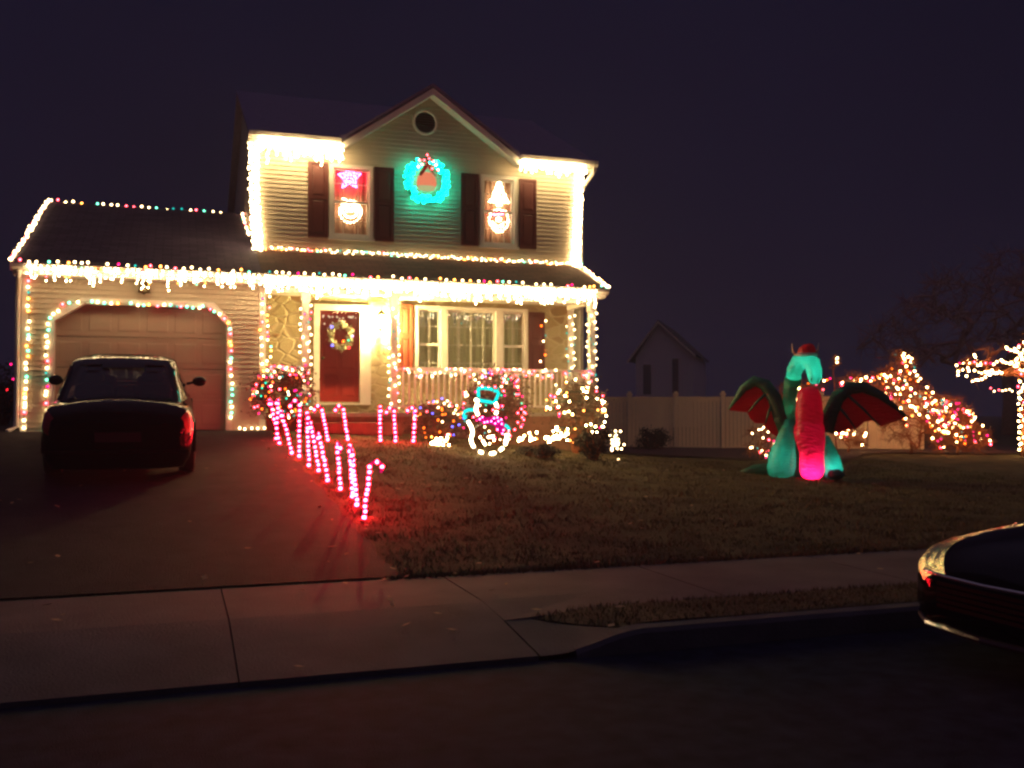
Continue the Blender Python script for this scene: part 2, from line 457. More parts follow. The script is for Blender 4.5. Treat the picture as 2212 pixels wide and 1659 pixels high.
# loose winter grass: nobody could count it
mb = MB()
def blade(x, y, h):
    z = gz(x, y); a = rnd(0, 6.28); w = .006 + .25 * h * .12; lean = h * .6
    dx, dy = math.cos(a) * w, math.sin(a) * w; lx, ly = rnd(-lean, lean), rnd(-lean, lean)
    n = len(mb.v)
    mb.v += [Vector((x - dx, y - dy, z - .01)), Vector((x + dx, y + dy, z - .01)), Vector((x + lx, y + ly, z + h))]
    mb.f.append([n, n + 1, n + 2]); mb.m.append(0)
cnt = 0
while cnt < 60000:
    y = -9.65 + 9.3 * random.random() ** 1.5; x = rnd(4.0, 17)
    if x < 4.26 - .3 * (y + 9.6) / 9.6 + rnd(-.08, .06): continue
    if math.sin(x * 3.1 + 2 * math.sin(y * 2.3)) * math.sin(y * 3.7 + x) > rnd(-.2, 1.4): continue
    blade(x, y, rnd(.015, .045)); cnt += 1
for _ in range(9000):
    y = rnd(-11.9, -11.25); x = rnd(strip_left(y), 12); blade(x, y, rnd(.02, .05))
for _ in range(2500):   # ragged edge over the pavement
    x = rnd(4.1, 13); blade(x, -9.62 - abs(random.gauss(0, .03)), rnd(.02, .06))
tag(mb.build('grass', GRASS, fix=False), 'thin brown winter grass on the sloping front lawn', 'grass', kind='stuff')

mb = MB()
for _ in range(170):
    y = rnd(-11.9, -1.5); x = rnd(.2, 14) if random.random() < .7 else rnd(3.6, 5.2); z = gz(x, y) + (.035 if x > 4.2 else .026)
    a = rnd(0, 6.28); l = rnd(.025, .05); u = Vector((math.cos(a), math.sin(a), rnd(-.2, .3))) * l; v = Vector((-math.sin(a), math.cos(a), rnd(-.2, .3))) * l * .55; c = Vector((x, y, z))
    mb.quad(c - u, c + v, c + u, c - v)
tag(mb.build('fallen_leaves', mat('dry_leaf', (.32, .20, .10), .8, noise=.4), fix=False), 'scattered dry leaves on the lawn, driveway and pavement', 'leaves', kind='stuff')

# ================================================================== HOUSE
YW = 1.2
EZ = 6.80
house = thing('house', (3.8, 1.2, 1.22), 'two-storey cream sided house with front gable, porch and garage, covered in lights', 'house')

def siding(x0, x1, z0, z1, Y, holes=(), shape=None, mbx=None, course=.086):
    """lap siding as real sawtooth courses; holes and shape: z -> (xa, xb)"""
    mb = mbx or MB(); k = 0; zb = z0
    cuts = sorted({z for h in holes for z in h[2]})
    while zb < z1 - 1e-6:
        zt = min(zb + course, z1)
        zz = [zb] + [c for c in cuts if zb + 1e-5 < c < zt - 1e-5] + [zt]
        for a, b in zip(zz, zz[1:]):
            def yo(z): return Y - .026 + .024 * (z - zb) / course
            sa = shape(a) if shape else (x0, x1); sb = shape(b) if shape else (x0, x1)
            segs = [(sa[0], sa[1], sb[0], sb[1])]
            for (fn, rng, _) in holes:
                if rng[0] <= (a + b) / 2 <= rng[1]:
                    ha = fn(a); hb = fn(b); new = []
                    for (p, q, r, s_) in segs:
                        if ha[0] > p: new.append((p, min(q, ha[0]), r, min(s_, hb[0])))
                        if ha[1] < q: new.append((max(p, ha[1]), q, max(r, hb[1]), s_))
                    segs = new
            for (p, q, r, s_) in segs:
                if q - p < 1e-4 and s_ - r < 1e-4: continue
                mb.quad((p, yo(a), a), (q, yo(a), a), (s_, yo(b), b), (r, yo(b), b))
                if a == zb: mb.quad((p, Y + .001, a), (q, Y + .001, a), (q, yo(a), a), (p, yo(a), a))
        zb = zt
    return mb
def rect_hole(xa, xb, za, zb): return (lambda z: (xa, xb), (za, zb), (za, zb))

# --- garage front
GDX0 = at(117, 800, 0).x; GDX1 = at(489, 800, 0).x; GDT = at(320, 661, 0).z; GDB = at(118, 693, 0).z
CH0 = at(183, 660, 0).x - GDX0; CH1 = GDX1 - at(457, 663, 0).x
def gd_hole(z):
    t = max(0, (z - GDB) / (GDT - GDB)); return (GDX0 + CH0 * t, GDX1 - CH1 * t)
mb = siding(0, 3.80, 1.22, 3.86, 0, holes=[(gd_hole, (1.22, GDT), (GDB, GDT))]); mb.build('garage_wall', SIDING, house, fix=False)
# garage door, recessed, with pressed panels
mb = MB(); rows = 4; zb0 = 1.24; hh = (GDT - zb0) / rows
for r in range(rows):
    mb.box(GDX0 - .05, GDX1 + .05, .16, .20, zb0 + r * hh + .006, zb0 + (r + 1) * hh - .006)
    for c in range(6):
        w = (GDX1 - GDX0) / 6; a = GDX0 + c * w + .05; b = a + w - .10
        z0 = zb0 + r * hh + .09; z1 = zb0 + (r + 1) * hh - .09
        mb.loft([[(a, .159, z0), (b, .159, z0), (b, .159, z1), (a, .159, z1)], [(a + .02, .1555, z0 + .02), (b - .02, .1555, z0 + .02), (b - .02, .1555, z1 - .02), (a + .02, .1555, z1 - .02)]])
gd = mb.build('garage_door', GDOOR, house)
MB().box((GDX0 + GDX1) / 2 - .08, (GDX0 + GDX1) / 2 + .08, .12, .146, 1.60, 1.63).build('handle', BRONZE, gd)
# opening trim
mb = MB(); T = .10
outline = [(GDX0, 1.22), (GDX0, GDB), (GDX0 + CH0, GDT), (GDX1 - CH1, GDT), (GDX1, GDB), (GDX1, 1.22)]
inn = outline; out = [(GDX0 - T, 1.22), (GDX0 - T, GDB + .04), (GDX0 + CH0 - .04, GDT + T), (GDX1 - CH1 + .04, GDT + T), (GDX1 + T, GDB + .04), (GDX1 + T, 1.22)]
for i in range(5):
    mb.prism([(inn[i][0], -.035, inn[i][1]), (inn[i + 1][0], -.035, inn[i + 1][1]), (out[i + 1][0], -.035, out[i + 1][1]), (out[i][0], -.035, out[i][1])], (0, .19, 0))
mb.build('garage_door_trim', TRIM, house)
# garage side, back, gable end
mb = MB()
mb.quad((0, 0, 1.0), (0, 8.6, 1.0), (0, 8.6, 3.86), (0, 4.3, 5.75), (0, 0, 3.86)); mb.quad((0, 8.6, 1), (3.8, 8.6, 1), (3.8, 8.6, 3.9), (0, 8.6, 3.9))
mb.build('garage_side_wall', SIDING, house)
MB().box(-.035, .07, -.03, .07, 1.2, 3.79).build('corner_trim', TRIM, house)
MB().box(3.79, 3.90, -.03, 1.2, 1.2, 3.785).build('corner_trim', TRIM, house)

# --- garage and porch roof (one slope, gable end to the left)
def rz(Y): return 3.985 + .41 * (Y + .42)
mb = MB()
mb.prism([(-.12, -.42, rz(-.42)), (-.12, 4.3, rz(4.3)), (-.12, 9.0, rz(-.42)), (-.12, 9.0, rz(-.42) - .06), (-.12, 4.3, rz(4.3) - .07), (-.12, -.42, rz(-.42) - .06)], (3.92, 0, 0)); mb.build('garage_roof', ROOFG, house); mb = MB()
mb.prism([(3.80, -.42, rz(-.42)), (3.80, 1.22, rz(1.22)), (3.80, 1.22, rz(1.22) - .06), (3.80, -.42, rz(-.42) - .06)], (6.57, 0, 0))
mb.build('porch_roof', ROOF, house)
mb = MB()
mb.prism([(-.16, -.42, rz(-.42) - .14), (-.16, 4.3, rz(4.3) - .15), (-.16, 4.3, rz(4.3) + .005), (-.16, -.42, rz(-.42) + .004)], (.04, 0, 0))
mb.build('rake_trim', TRIM, house); mb = MB()
mb.prism([(10.37, -.42, rz(-.42) - .14), (10.37, 1.2, rz(1.2) - .14), (10.37, 1.2, rz(1.2) + .004), (10.37, -.42, rz(-.42) + .004)], (.035, 0, 0))
mb.quad((10.34, 0, 3.8), (10.34, 1.2, 3.8), (10.34, 1.2, rz(1.2) - .06), (10.34, 0, rz(0) - .06))
mb.build('rake_trim', TRIM, house)
mb = MB()   # gutter, fascia, soffit
mb.box(-.12, 10.37, -.40, -.37, 3.80, 3.92)
mb.loft([[(x, -.405, 3.955), (x, -.405, 3.86), (x, -.47, 3.86), (x, -.515, 3.90), (x, -.515, 3.96), (x, -.50, 3.96), (x, -.50, 3.905), (x, -.46, 3.875), (x, -.42, 3.875), (x, -.42, 3.955)] for x in (-.12, 10.39)])
mb.build('gutter', TRIM, house)
mb = MB(); mb.box(-.12, 3.8, -.37, 0, 3.80, 3.83); mb.box(3.8, 10.36, -.37, 1.19, 3.79, 3.82); mb.build('soffit', TRIM, house)
mb = MB(); mb.box(3.905, 10.30, -.16, -.04, 3.70, 3.788); mb.box(10.18, 10.30, -.038, 1.17, 3.70, 3.788); mb.build('porch_beam', TRIM, house)
def spout(pts): return MB().tube(pts, .04, 8).build('downspout', TRIM, house)
spout([(-.02, -.45, 3.86), (-.03, -.40, 3.76), (-.075, -.1, 3.55), (-.085, -.06, 3.40), (-.085, -.06, 1.32), (-.2, -.18, 1.24)])

# --- main block: second storey
wl = dict(x0=at(711, 440, YW).x, x1=at(805, 440, YW).x, z0=at(757, 517, YW).z, z1=at(757, 357, YW).z)
wr = dict(x0=at(1036, 450, YW).x, x1=at(1116, 450, YW).x, z0=at(1076, 535, YW).z, z1=at(1076, 380, YW).z)
PK = 7.20; GL = 5.45; GR = 8.97; PZ = 7.99
def upper_shape(z):
    if z <= EZ - .06: return (3.80, 10.50)
    t = (z - (EZ - .06)) / (PZ - EZ + .06); return (GL + (PK - GL) * t, GR + (PK - GR) * t)
vent_c = at(918, 265, YW); VR = .235
holes = [rect_hole(w['x0'] + .03, w['x1'] - .03, w['z0'] + .03, w['z1'] - .03) for w in (wl, wr)]
holes.append((lambda z: (vent_c.x - math.sqrt(max(0, VR * VR - (z - vent_c.z) ** 2)), vent_c.x + math.sqrt(max(0, VR * VR - (z - vent_c.z) ** 2))), (vent_c.z - VR, vent_c.z + VR), (vent_c.z - VR, vent_c.z - VR * .8, vent_c.z - VR * .5, vent_c.z, vent_c.z + VR * .5, vent_c.z + VR * .8, vent_c.z + VR)))
mb = siding(3.80, 10.50, 4.40, EZ - .06, YW, holes=holes); siding(0, 0, EZ - .06, PZ, YW, holes=holes[2:], shape=upper_shape, mbx=mb)
mb.build('upper_wall', SIDING, house, fix=False)
mb = MB()
mb.quad((3.8, YW, 1), (3.8, 8.6, 1), (3.8, 8.6, EZ), (3.8, 4.9, 8.7), (3.8, YW, EZ)); mb.quad((10.5, YW, 1), (10.5, 8.6, 1), (10.5, 8.6, EZ), (10.5, 4.9, 8.7), (10.5, YW, EZ))
mb.quad((3.8, 8.6, 1), (10.5, 8.6, 1), (10.5, 8.6, EZ), (3.8, 8.6, EZ)); mb.build('side_wall', SIDING, house)
MB().box(3.77, 3.86, YW - .03, YW + .06, 4.6, EZ - .06).build('corner_trim', TRIM, house)
mb = MB(); mb.box(10.44, 10.53, YW - .03, YW + .06, 3.86, EZ - .06); mb.build('corner_trim', TRIM, house)
# main roof with overhanging eaves, cross gable
mb = MB()
ro = .95
for xa, xb, yf in ((3.64, GL - .06, ro), (GL - .0599, GR + .0599, 1.3), (GR + .06, 10.76, ro)):
    zf = EZ + .05 + .5 * (yf - ro)
    mb.prism([(xa, yf, zf), (xa, 4.9, EZ + .05 + .5 * 3.95), (xa, 8.85, EZ + .05), (xa, 8.85, EZ - .02), (xa, 4.9, EZ - .03 + .5 * 3.95), (xa, yf, zf - .07)], (xb - xa, 0, 0))
mb.build('main_roof', ROOFM, house)
mb = MB()
for sx, gx0 in ((-1, GL - .06), (1, GR + .06)):
    yb = ro + 2 * (PZ + .06 - EZ - .05)
    mb.prism([(gx0, .90, EZ + .02), (PK, .90, PZ + .07), (PK, yb, PZ + .07), (gx0, 1.0, EZ + .02)], (0, 0, .06))
mb.build('gable_roof', ROOFM, house)
for a, b in (((GL - .05, EZ - .03), (PK, PZ + .03)), ((PK, PZ + .03), (GR + .05, EZ - .03))):
    d = -.14; mb = MB()
    mb.prism([(a[0], .88, a[1] + d), (b[0], .88, b[1] + d), (b[0], .88, b[1]), (a[0], .88, a[1])], (0, .04, 0))
    mb.prism([(a[0], .925, a[1] + d + .02), (b[0], .925, b[1] + d + .02), (b[0], .925, b[1] + d + .045), (a[0], .925, a[1] + d + .045)], (0, .25, 0))
    mb.build('rake_trim', TRIM, house)
for xa, xb in ((3.64, GL - .08), (GR + .08, 10.76)):
    mb = MB(); mb.box(xa, xb, .93, .96, EZ - .16, EZ + .0)
    mb.box(xa, xb, .962, YW - .022, EZ - .16, EZ - .135)
    mb.loft([[(x, .928, EZ + .03), (x, .928, EZ - .09), (x, .86, EZ - .09), (x, .82, EZ - .05), (x, .82, EZ + .03), (x, .835, EZ + .03), (x, .835, EZ - .045), (x, .865, EZ - .075), (x, .915, EZ - .075), (x, .915, EZ + .03)] for x in (xa, xb)])
    mb.build('gutter', TRIM, house)
spout([(10.68, .88, EZ - .09), (10.68, .92, EZ - .2), (10.60, 1.25, EZ - .42), (10.575, 1.30, EZ - .6), (10.575, 1.30, 1.0)])
# round louvred vent
mb = MB(); mb.tube([(vent_c.x + VR * math.cos(a), YW - .02, vent_c.z + VR * math.sin(a)) for a in [2 * math.pi * k / 32 for k in range(32)]], .03, 8, closed=True)
vt = mb.build('gable_vent', TRIM, house, smooth=True)
mb = MB()
for k in range(9):
    z = vent_c.z - VR + .05 * (k + .6)
    w = math.sqrt(max(0.001, VR * VR - (z - vent_c.z) ** 2)); mb.quad((vent_c.x - w, YW + .0, z), (vent_c.x + w, YW + .0, z), (vent_c.x + w, YW + .05, z + .05), (vent_c.x - w, YW + .05, z + .05))
mb.build('louvre', mat('vent_paint', (.2, .12, .09), .6), vt)

# --- windows
def window(x0, x1, z0, z1, Y, cols=1, rails=(.5,), casing=.07):
    mb = MB()
    mb.box(x0, x0 + casing, Y - .045, Y + .06, z0, z1); mb.box(x1 - casing, x1, Y - .045, Y + .06, z0, z1)
    mb.box(x0 + casing, x1 - casing, Y - .045, Y + .06, z1 - casing, z1); mb.box(x0 + casing, x1 - casing, Y - .045, Y + .06, z0, z0 + casing)
    w = mb.build('window', TRIM, house)
    MB().box(x0 - .03, x1 + .03, Y - .09, Y - .046, z0 - .03, z0 + .015).build('sill', TRIM, w)
    return w
def sash(w, x0, x1, z0, z1, Y, rail, vbars, hbars, t=.04):
    mb = MB(); a, b = Y + .015, Y + .05
    mb.box(x0, x0 + t, a, b, z0, z1); mb.box(x1 - t, x1, a, b, z0, z1); mb.box(x0 + t, x1 - t, a, b, z0, z0 + t); mb.box(x0 + t, x1 - t, a, b, z1 - t, z1)
    if rail: mb.box(x0 + t, x1 - t, a, b, rail - .025, rail + .025)
    for v in vbars: mb.box(v - .007, v + .007, a + .012, b - .012, z0 + t, z1 - t)
    for h in hbars:
        if not rail or abs(h - rail) > .05: mb.box(x0 + t, x1 - t, a + .014, b - .014, h - .007, h + .007)
    mb.build('sash', TRIM, w)
    mb = MB(); mb.quad((x0 + t, Y + .045, z0 + t), (x1 - t, Y + .045, z0 + t), (x1 - t, Y + .045, z1 - t), (x0 + t, Y + .045, z1 - t)); mb.build('pane', GLASS, w)
def curtain(x0, x1, z0, z1, Y, m, label, amp=.025, n=14):
    mb = MB(); k = 60; pts = []
    for i in range(k + 1):
        x = x0 + (x1 - x0) * i / k; pts.append((x, Y + amp * math.sin(i / k * n * 6.28) * (1 + .4 * math.sin(i * .37))))
    mb.loft([[(x, y, z) for x, y in pts] for z in (z0, z1)], cap=False, closed=False)
    return tag(mb.build('curtain', m, smooth=True), label, 'curtain', 'curtains behind the windows')
for w, lb in ((wl, 'reddish curtain in the upstairs window with the lit star'), (wr, 'brown curtain in the upstairs window with the lit tree')):
    o = window(w['x0'], w['x1'], w['z0'], w['z1'], YW)
    zm = (w['z0'] + w['z1']) / 2
    xm = (w['x0'] + w['x1']) / 2; q = (w['x1'] - w['x0']) / 6
    sash(o, w['x0'] + .07, w['x1'] - .07, w['z0'] + .07, w['z1'] - .07, YW, zm, [xm - q, xm + q], [zm - .36, zm + .36])
    curtain(w['x0'] + .04, w['x1'] - .04, w['z0'] + .05, w['z1'] - .05, YW + .22, BLIND, lb, .006, 7)
def shutter(x0, x1, z0, z1, Y, m=SHUT):
    mb = MB(); t = .05; a, b = Y - .06, Y - .022
    mb.box(x0, x0 + t, a, b, z0, z1); mb.box(x1 - t, x1, a, b, z0, z1)
    zm = z0 + (z1 - z0) * .52
    for za in (z0, zm - t / 2, z1 - t): mb.box(x0 + t, x1 - t, a, b, za, za + t)
    for za, zb in ((z0 + t, zm - t / 2), (zm + t / 2, z1 - t)):
        mb.box(x0 + t, x1 - t, a + .02, b, za, zb)
        mb.loft([[(x0 + t + .02, a + .019, za + .02), (x1 - t - .02, a + .019, za + .02), (x1 - t - .02, a + .019, zb - .02), (x0 + t + .02, a + .019, zb - .02)], [(x0 + t + .045, a + .008, za + .045), (x1 - t - .045, a + .008, za + .045), (x1 - t - .045, a + .008, zb - .045), (x0 + t + .045, a + .008, zb - .045)]])
    return mb.build('shutter', m, house)
for xa, xb, za, zb, ya in ((665, 708, 350, 512, 430), (808, 850, 363, 522, 440), (995, 1032, 376, 531, 450), (1121, 1157, 388, 538, 460)):
    xc = (xa + xb) / 2; shutter(at(xa, ya, YW).x, at(xb, ya, YW).x, at(xc, zb, YW).z, at(xc, za, YW).z, YW)

# --- porch wall in stone with door and picture window
FZ = 1.54
dx0 = at(690, 770, YW).x; dx1 = at(777, 770, YW).x; dz1 = at(733, 671, YW).z; dz0 = at(733, 868, YW).z
bx0 = at(895, 740, YW).x; bx1 = at(1139, 740, YW).x; bz1 = at(1017, 664, YW).z; bz0 = at(1017, 806, YW).z
mb = MB(); X0, X1, Z0, Z1 = 3.85, 10.22, 1.2, 3.9
def wallq(x0, x1, z0, z1): mb.quad((x0, YW, z0), (x1, YW, z0), (x1, YW, z1), (x0, YW, z1))
wallq(X0, dx0, Z0, Z1); wallq(dx0, dx1, Z0, dz0); wallq(dx0, dx1, dz1, Z1); wallq(dx1, bx0, Z0, Z1)
wallq(bx0 + .03, bx1 - .03, Z0, bz0 + .03); wallq(bx0 + .03, bx1 - .03, bz1 - .03, Z1); wallq(bx1 - .03, X1, Z0, Z1)
wallq(bx0, bx0 + .03, Z0, Z1)
mb.build('porch_wall', STONE, house)
MB().box(10.21, 10.34, YW - .03, YW + .05, 1.2, 3.79).build('corner_trim', TRIM, house)
# front door
mb = MB(); t = .115
mb.box(dx0 - t, dx0, YW - .05, YW + .12, dz0 - .02, dz1 + t); mb.box(dx1, dx1 + t + .10, YW - .05, YW + .12, dz0 - .02, dz1 + t); mb.box(dx0, dx1, YW - .05, YW + .12, dz1, dz1 + t)
mb.box(dx0 - t, dx1 + t + .1, YW - .09, YW + .12, dz0 - .06, dz0 - .021)
mb.build('door_frame', TRIM, house)
mb = MB(); mb.box(dx0 + .002, dx1 - .002, YW + .06, YW + .10, dz0 - .018, dz1 - .002)
wd = dx1 - dx0
for (a, b) in ((.10, .46), (.54, .90)):
    for (c, d) in ((.06, .30), (.36, .64)):
        xa, xb, za, zb = dx0 + wd * a, dx0 + wd * b, dz0 + 1.8 * c, dz0 + 1.8 * d
        mb.loft([[(xa, YW + .059, za), (xb, YW + .059, za), (xb, YW + .059, zb), (xa, YW + .059, zb)], [(xa + .03, YW + .045, za + .03), (xb - .03, YW + .045, za + .03), (xb - .03, YW + .045, zb - .03), (xa + .03, YW + .045, zb - .03)]])
fd = mb.build('front_door', DOORRED, house)
mb = MB(); mb.ell((dx0 + .07, YW + .02, dz0 + .85), .03, .035, .03); mb.build('door_knob', BRONZE, fd, smooth=True)
mb = MB(); mb.quad((dx0 + .03, YW + .0, dz0 + .3), (dx1 - .03, YW + .0, dz0 + .3), (dx1 - .03, YW + .0, dz1 - .03), (dx0 + .03, YW + .0, dz1 - .03)); mb.build('storm_glass', STORM, fd)
# picture window
w = window(bx0, bx1, bz0, bz1, YW)
def X(px): return at(px, 740, YW).x
m1, m2, m3, m4 = X(952), X(965), X(1070), X(1085); zr = at(1017, 746, YW).z; zq = at(1017, 707, YW).z; zq2 = at(1017, 785, YW).z
for a, b in ((m1, m2), (m3, m4)): MB().box(a, b, YW - .043, YW + .06, bz0 + .071, bz1 - .071).build('mullion', TRIM, w)
sash(w, bx0 + .071, m1 - .001, bz0 + .071, bz1 - .071, YW, zr, [(bx0 + .07 + m1) / 2], [zq, zq2])
sash(w, m2 + .001, m3 - .001, bz0 + .071, bz1 - .071, YW, None, [m2 + (m3 - m2) * k / 4 for k in (1, 2, 3)], [zq, zr, zq2])
sash(w, m4 + .001, bx1 - .071, bz0 + .071, bz1 - .071, YW, zr, [(m4 + bx1 - .07) / 2], [zq, zq2])
CURT = fabric('sheer_curtain', (.80, .74, .48), .55)
mb = MB(); mb.box(3.86, 10.2, 1.32, 5.0, 4.05, 4.15); mb.box(3.86, 10.2, 5.0, 5.1, 1.3, 4.04); mb.build('interior_floor', mat('plaster', (.6, .55, .45), .9), house)
cl = thing('ceiling_lamp', ((bx0 + bx1) / 2, 3.0, 4.04), 'lamp lighting the room behind the pale porch window curtains', 'lamp')
mb = MB(); mb.ell(((bx0 + bx1) / 2, 3.0, 3.90), .16, .16, .09, 14, 8); mb.build('shade', emit('room_light', (62, 52, 27)), cl, smooth=True)
MB().tube([((bx0 + bx1) / 2, 3.0, 4.05), ((bx0 + bx1) / 2, 3.0, 3.97)], .03, 8).build('stem', BRONZE, cl)
curtain(bx0 + .02, m2 + (m3 - m2) * .55, bz0 - .1, bz1 + .05, YW + .20, CURT, 'pale left curtain behind the porch picture window', .035, 9)
curtain(m2 + (m3 - m2) * .56, bx1 - .02, bz0 - .1, bz1 + .05, YW + .24, CURT, 'pale right curtain behind the porch picture window', .035, 8)
bl = [((rnd(bx0 + .12, bx1 - .12), YW + .09 + rnd(-.01, .01), bz1 - .13 - abs(random.gauss(0, .09))), pick(('dim', 6), ('pinkd', 1.2), ('cyan', .25)), ) for _ in range(85)]  # added bulbs behind the glass, standing in for reflected icicle lights
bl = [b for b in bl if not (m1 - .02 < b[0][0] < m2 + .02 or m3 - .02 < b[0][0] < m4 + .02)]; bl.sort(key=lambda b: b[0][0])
light_string('faint added bulbs standing in for icicle reflections in the porch picture window', bl, .015, group='strings of lights on the house')
bl = [((rnd(dx0 + .05, dx1 - .05), YW + .035, dz1 - .10 - abs(random.gauss(0, .08))), 'dim', rnd(.014, .022)) for _ in range(26)]; bl.sort(key=lambda b: b[0][0])  # small emitters added in place of icicle reflections in the storm glass
light_string('faint added bulbs standing in for icicle reflections in the front door glass', bl, .018, group='strings of lights on the house')
shutter(at(861, 740, YW).x, at(890, 740, YW).x, bz0 + .02, bz1, YW, SHUT_LIT); shutter(at(1141, 740, YW).x, at(1175, 740, YW).x, bz0 + .02, at(1157, 675, YW).z, YW, SHUT)
# porch floor, step, posts, railings
BRICK = mat('porch_brick', (.30, .16, .10), .85, noise=.25, nscale=6, bump=.4)
mb = MB(); mb.box(3.905, 10.34, -.20, YW - .002, FZ - .07, FZ); mb.build('porch_floor', mat('porch_concrete', (.4, .36, .3), .8, noise=.1), house)
mb = MB(); mb.box(3.91, 10.30, -.16, YW - .003, .2, FZ - .071); mb.build('foundation', BRICK, house)
mb = MB(); mb.box(4.55, 6.25, -.62, -.162, .9, 1.37); mb.build('porch_step', BRICK, house)
PY = -.10
posts = {'a': at(660, 720, PY).x, 'b': at(851, 720, PY).x, 'c': at(1278, 720, PY).x}
for x in posts.values():
    mb = MB(); mb.box(x - .06, x + .06, PY - .06, PY + .06, FZ + .12, 3.55); mb.box(x - .075, x + .075, PY - .075, PY + .075, FZ + .001, FZ + .119); mb.box(x - .08, x + .08, PY - .055, PY + .075, 3.551, 3.699)
    mb.build('porch_post', TRIM, house)
def railing(a, b):
    a = Vector(a); b = Vector(b); L = (b - a).length; d = (b - a).normalized()
    mb = MB(); mb.obox(a + Vector((0, 0, .82)), b + Vector((0, 0, .82)), .07, .05); mb.obox(a + Vector((0, 0, .12)), b + Vector((0, 0, .12)), .05, .045)
    n = max(2, int(L / .112))
    for k in range(1, n):
        p = a + d * (L * k / n); mb.box(p.x - .017, p.x + .017, p.y - .017, p.y + .017, FZ + .1425, FZ + .795)
    return mb.build('porch_railing', TRIM, house)
railing((3.91, PY, FZ), (posts['a'] - .062, PY, FZ)); railing((posts['b'] + .062, PY, FZ), (posts['c'] - .062, PY, FZ)); railing((posts['c'], PY + .062, FZ), (posts['c'], YW - .04, FZ))

# porch lantern: hugely bright in the photograph
lp = at(818, 697, YW)
ln = thing('wall_lantern', (lp.x, YW, lp.z), 'blazing wall lantern between the red front door and porch post', 'lantern')
mb = MB(); mb.box(lp.x - .06, lp.x + .06, YW - .03, YW - .001, lp.z - .12, lp.z + .12); mb.tube([(lp.x, YW - .03, lp.z - .08), (lp.x, YW - .18, lp.z - .19), (lp.x, YW - .26, lp.z - .15)], .012, 6); mb.build('bracket', BRONZE, ln)
mb = MB(); c = (lp.x, YW - .26)
for k in range(6):
    a = math.pi / 3 * k; mb.obox((c[0] + .06 * math.cos(a), c[1] + .06 * math.sin(a), lp.z - .14), (c[0] + .085 * math.cos(a), c[1] + .085 * math.sin(a), lp.z + .12), .008, .008)
mb.loft([[(c[0] + r * math.cos(k * math.pi / 3), c[1] + r * math.sin(k * math.pi / 3), z) for k in range(6)] for r, z in ((.10, lp.z + .12), (.06, lp.z + .18), (.012, lp.z + .23))])
mb.loft([[(c[0] + r * math.cos(k * math.pi / 3), c[1] + r * math.sin(k * math.pi / 3), z) for k in range(6)] for r, z in ((.03, lp.z - .17), (.065, lp.z - .14))]); mb.build('cage', BRONZE, ln)
mb = MB(); mb.ell((c[0], c[1], lp.z - .01), .05, .05, .10, 14, 10); mb.build('lamp', emit('lantern_light', (3800, 2900, 1050)), ln, smooth=True)

# bell over the garage door
bp = at(312, 620, 0)
bl = thing('bell_ornament', (bp.x, -.03, bp.z), 'small dark bell decoration on the siding above the garage door', 'bell')
prof = [(.001, .14), (.03, .135), (.055, .11), (.065, .05), (.075, -.02), (.10, -.09), (.105, -.11)]
mb = MB(); mb.loft([[(bp.x + r * math.cos(a), -.13 + r * math.sin(a), bp.z + z) for a in [2 * math.pi * k / 18 for k in range(18)]] for r, z in prof], cap=False); mb.build('bell', BRONZE, bl, smooth=True)
mb = MB(); mb.ico((bp.x, -.13, bp.z - .12), .025); mb.build('clapper', BRONZE, bl)
mb = MB(); mb.tube([(bp.x, -.03, bp.z + .17), (bp.x, -.13, bp.z + .17), (bp.x, -.13, bp.z + .14)], .008, 6); mb.box(bp.x - .03, bp.x + .03, -.03, -.022, bp.z + .1, bp.z + .2); mb.build('hook', BRONZE, bl)

# ================================================================== LIGHTS ON THE HOUSE
GH = 'strings of lights on the house'
def mcol(*extra): return pick(*(MULTI + extra))
# garage roof outline
rg = [at(112, 436, 4.3) + Vector((0, 0, .03)), at(525, 466, 4.3) + Vector((0, 0, .03))]
p = poly_pts(rg, .155, .025, .08); light_string('sparse coloured string along the garage roof ridge', [(q, mcol()) for q in p], .024, group=GH)
rk = [(-.14, y, rz(y) + .03) for y in (4.3, 2, -.42)]
p = poly_pts(rk, .085, .03, .05); light_string('bright string down the left rake of the garage roof', [(q, mcol(('warm', 8))) for q in p], .022, group=GH)
p = poly_pts([(3.74, 4.2, rz(4.2) + .04), (3.74, 2.1, rz(2.1) + .04)], .13, .02); light_string('short string down the garage roof beside the upstairs wall', [(q, mcol(('warm', 6))) for q in p], .022, group=GH)
# eave bulbs above the gutter
def eave(x0, x1): return [(x0, -.50, 4.0), ((x0 + x1) / 2, -.50, 4.0), (x1, -.50, 4.0)]
p = poly_pts(eave(.0, 3.8), .125, .02, .18); light_string('spaced coloured bulbs along the garage gutter', [(q, mcol()) for q in p], .022, group=GH)
p = poly_pts(eave(3.9, 10.38), .13, .02, .12); light_string('spaced coloured bulbs along the porch gutter', [(q, mcol(('cyan', 1))) for q in p], .022, group=GH)
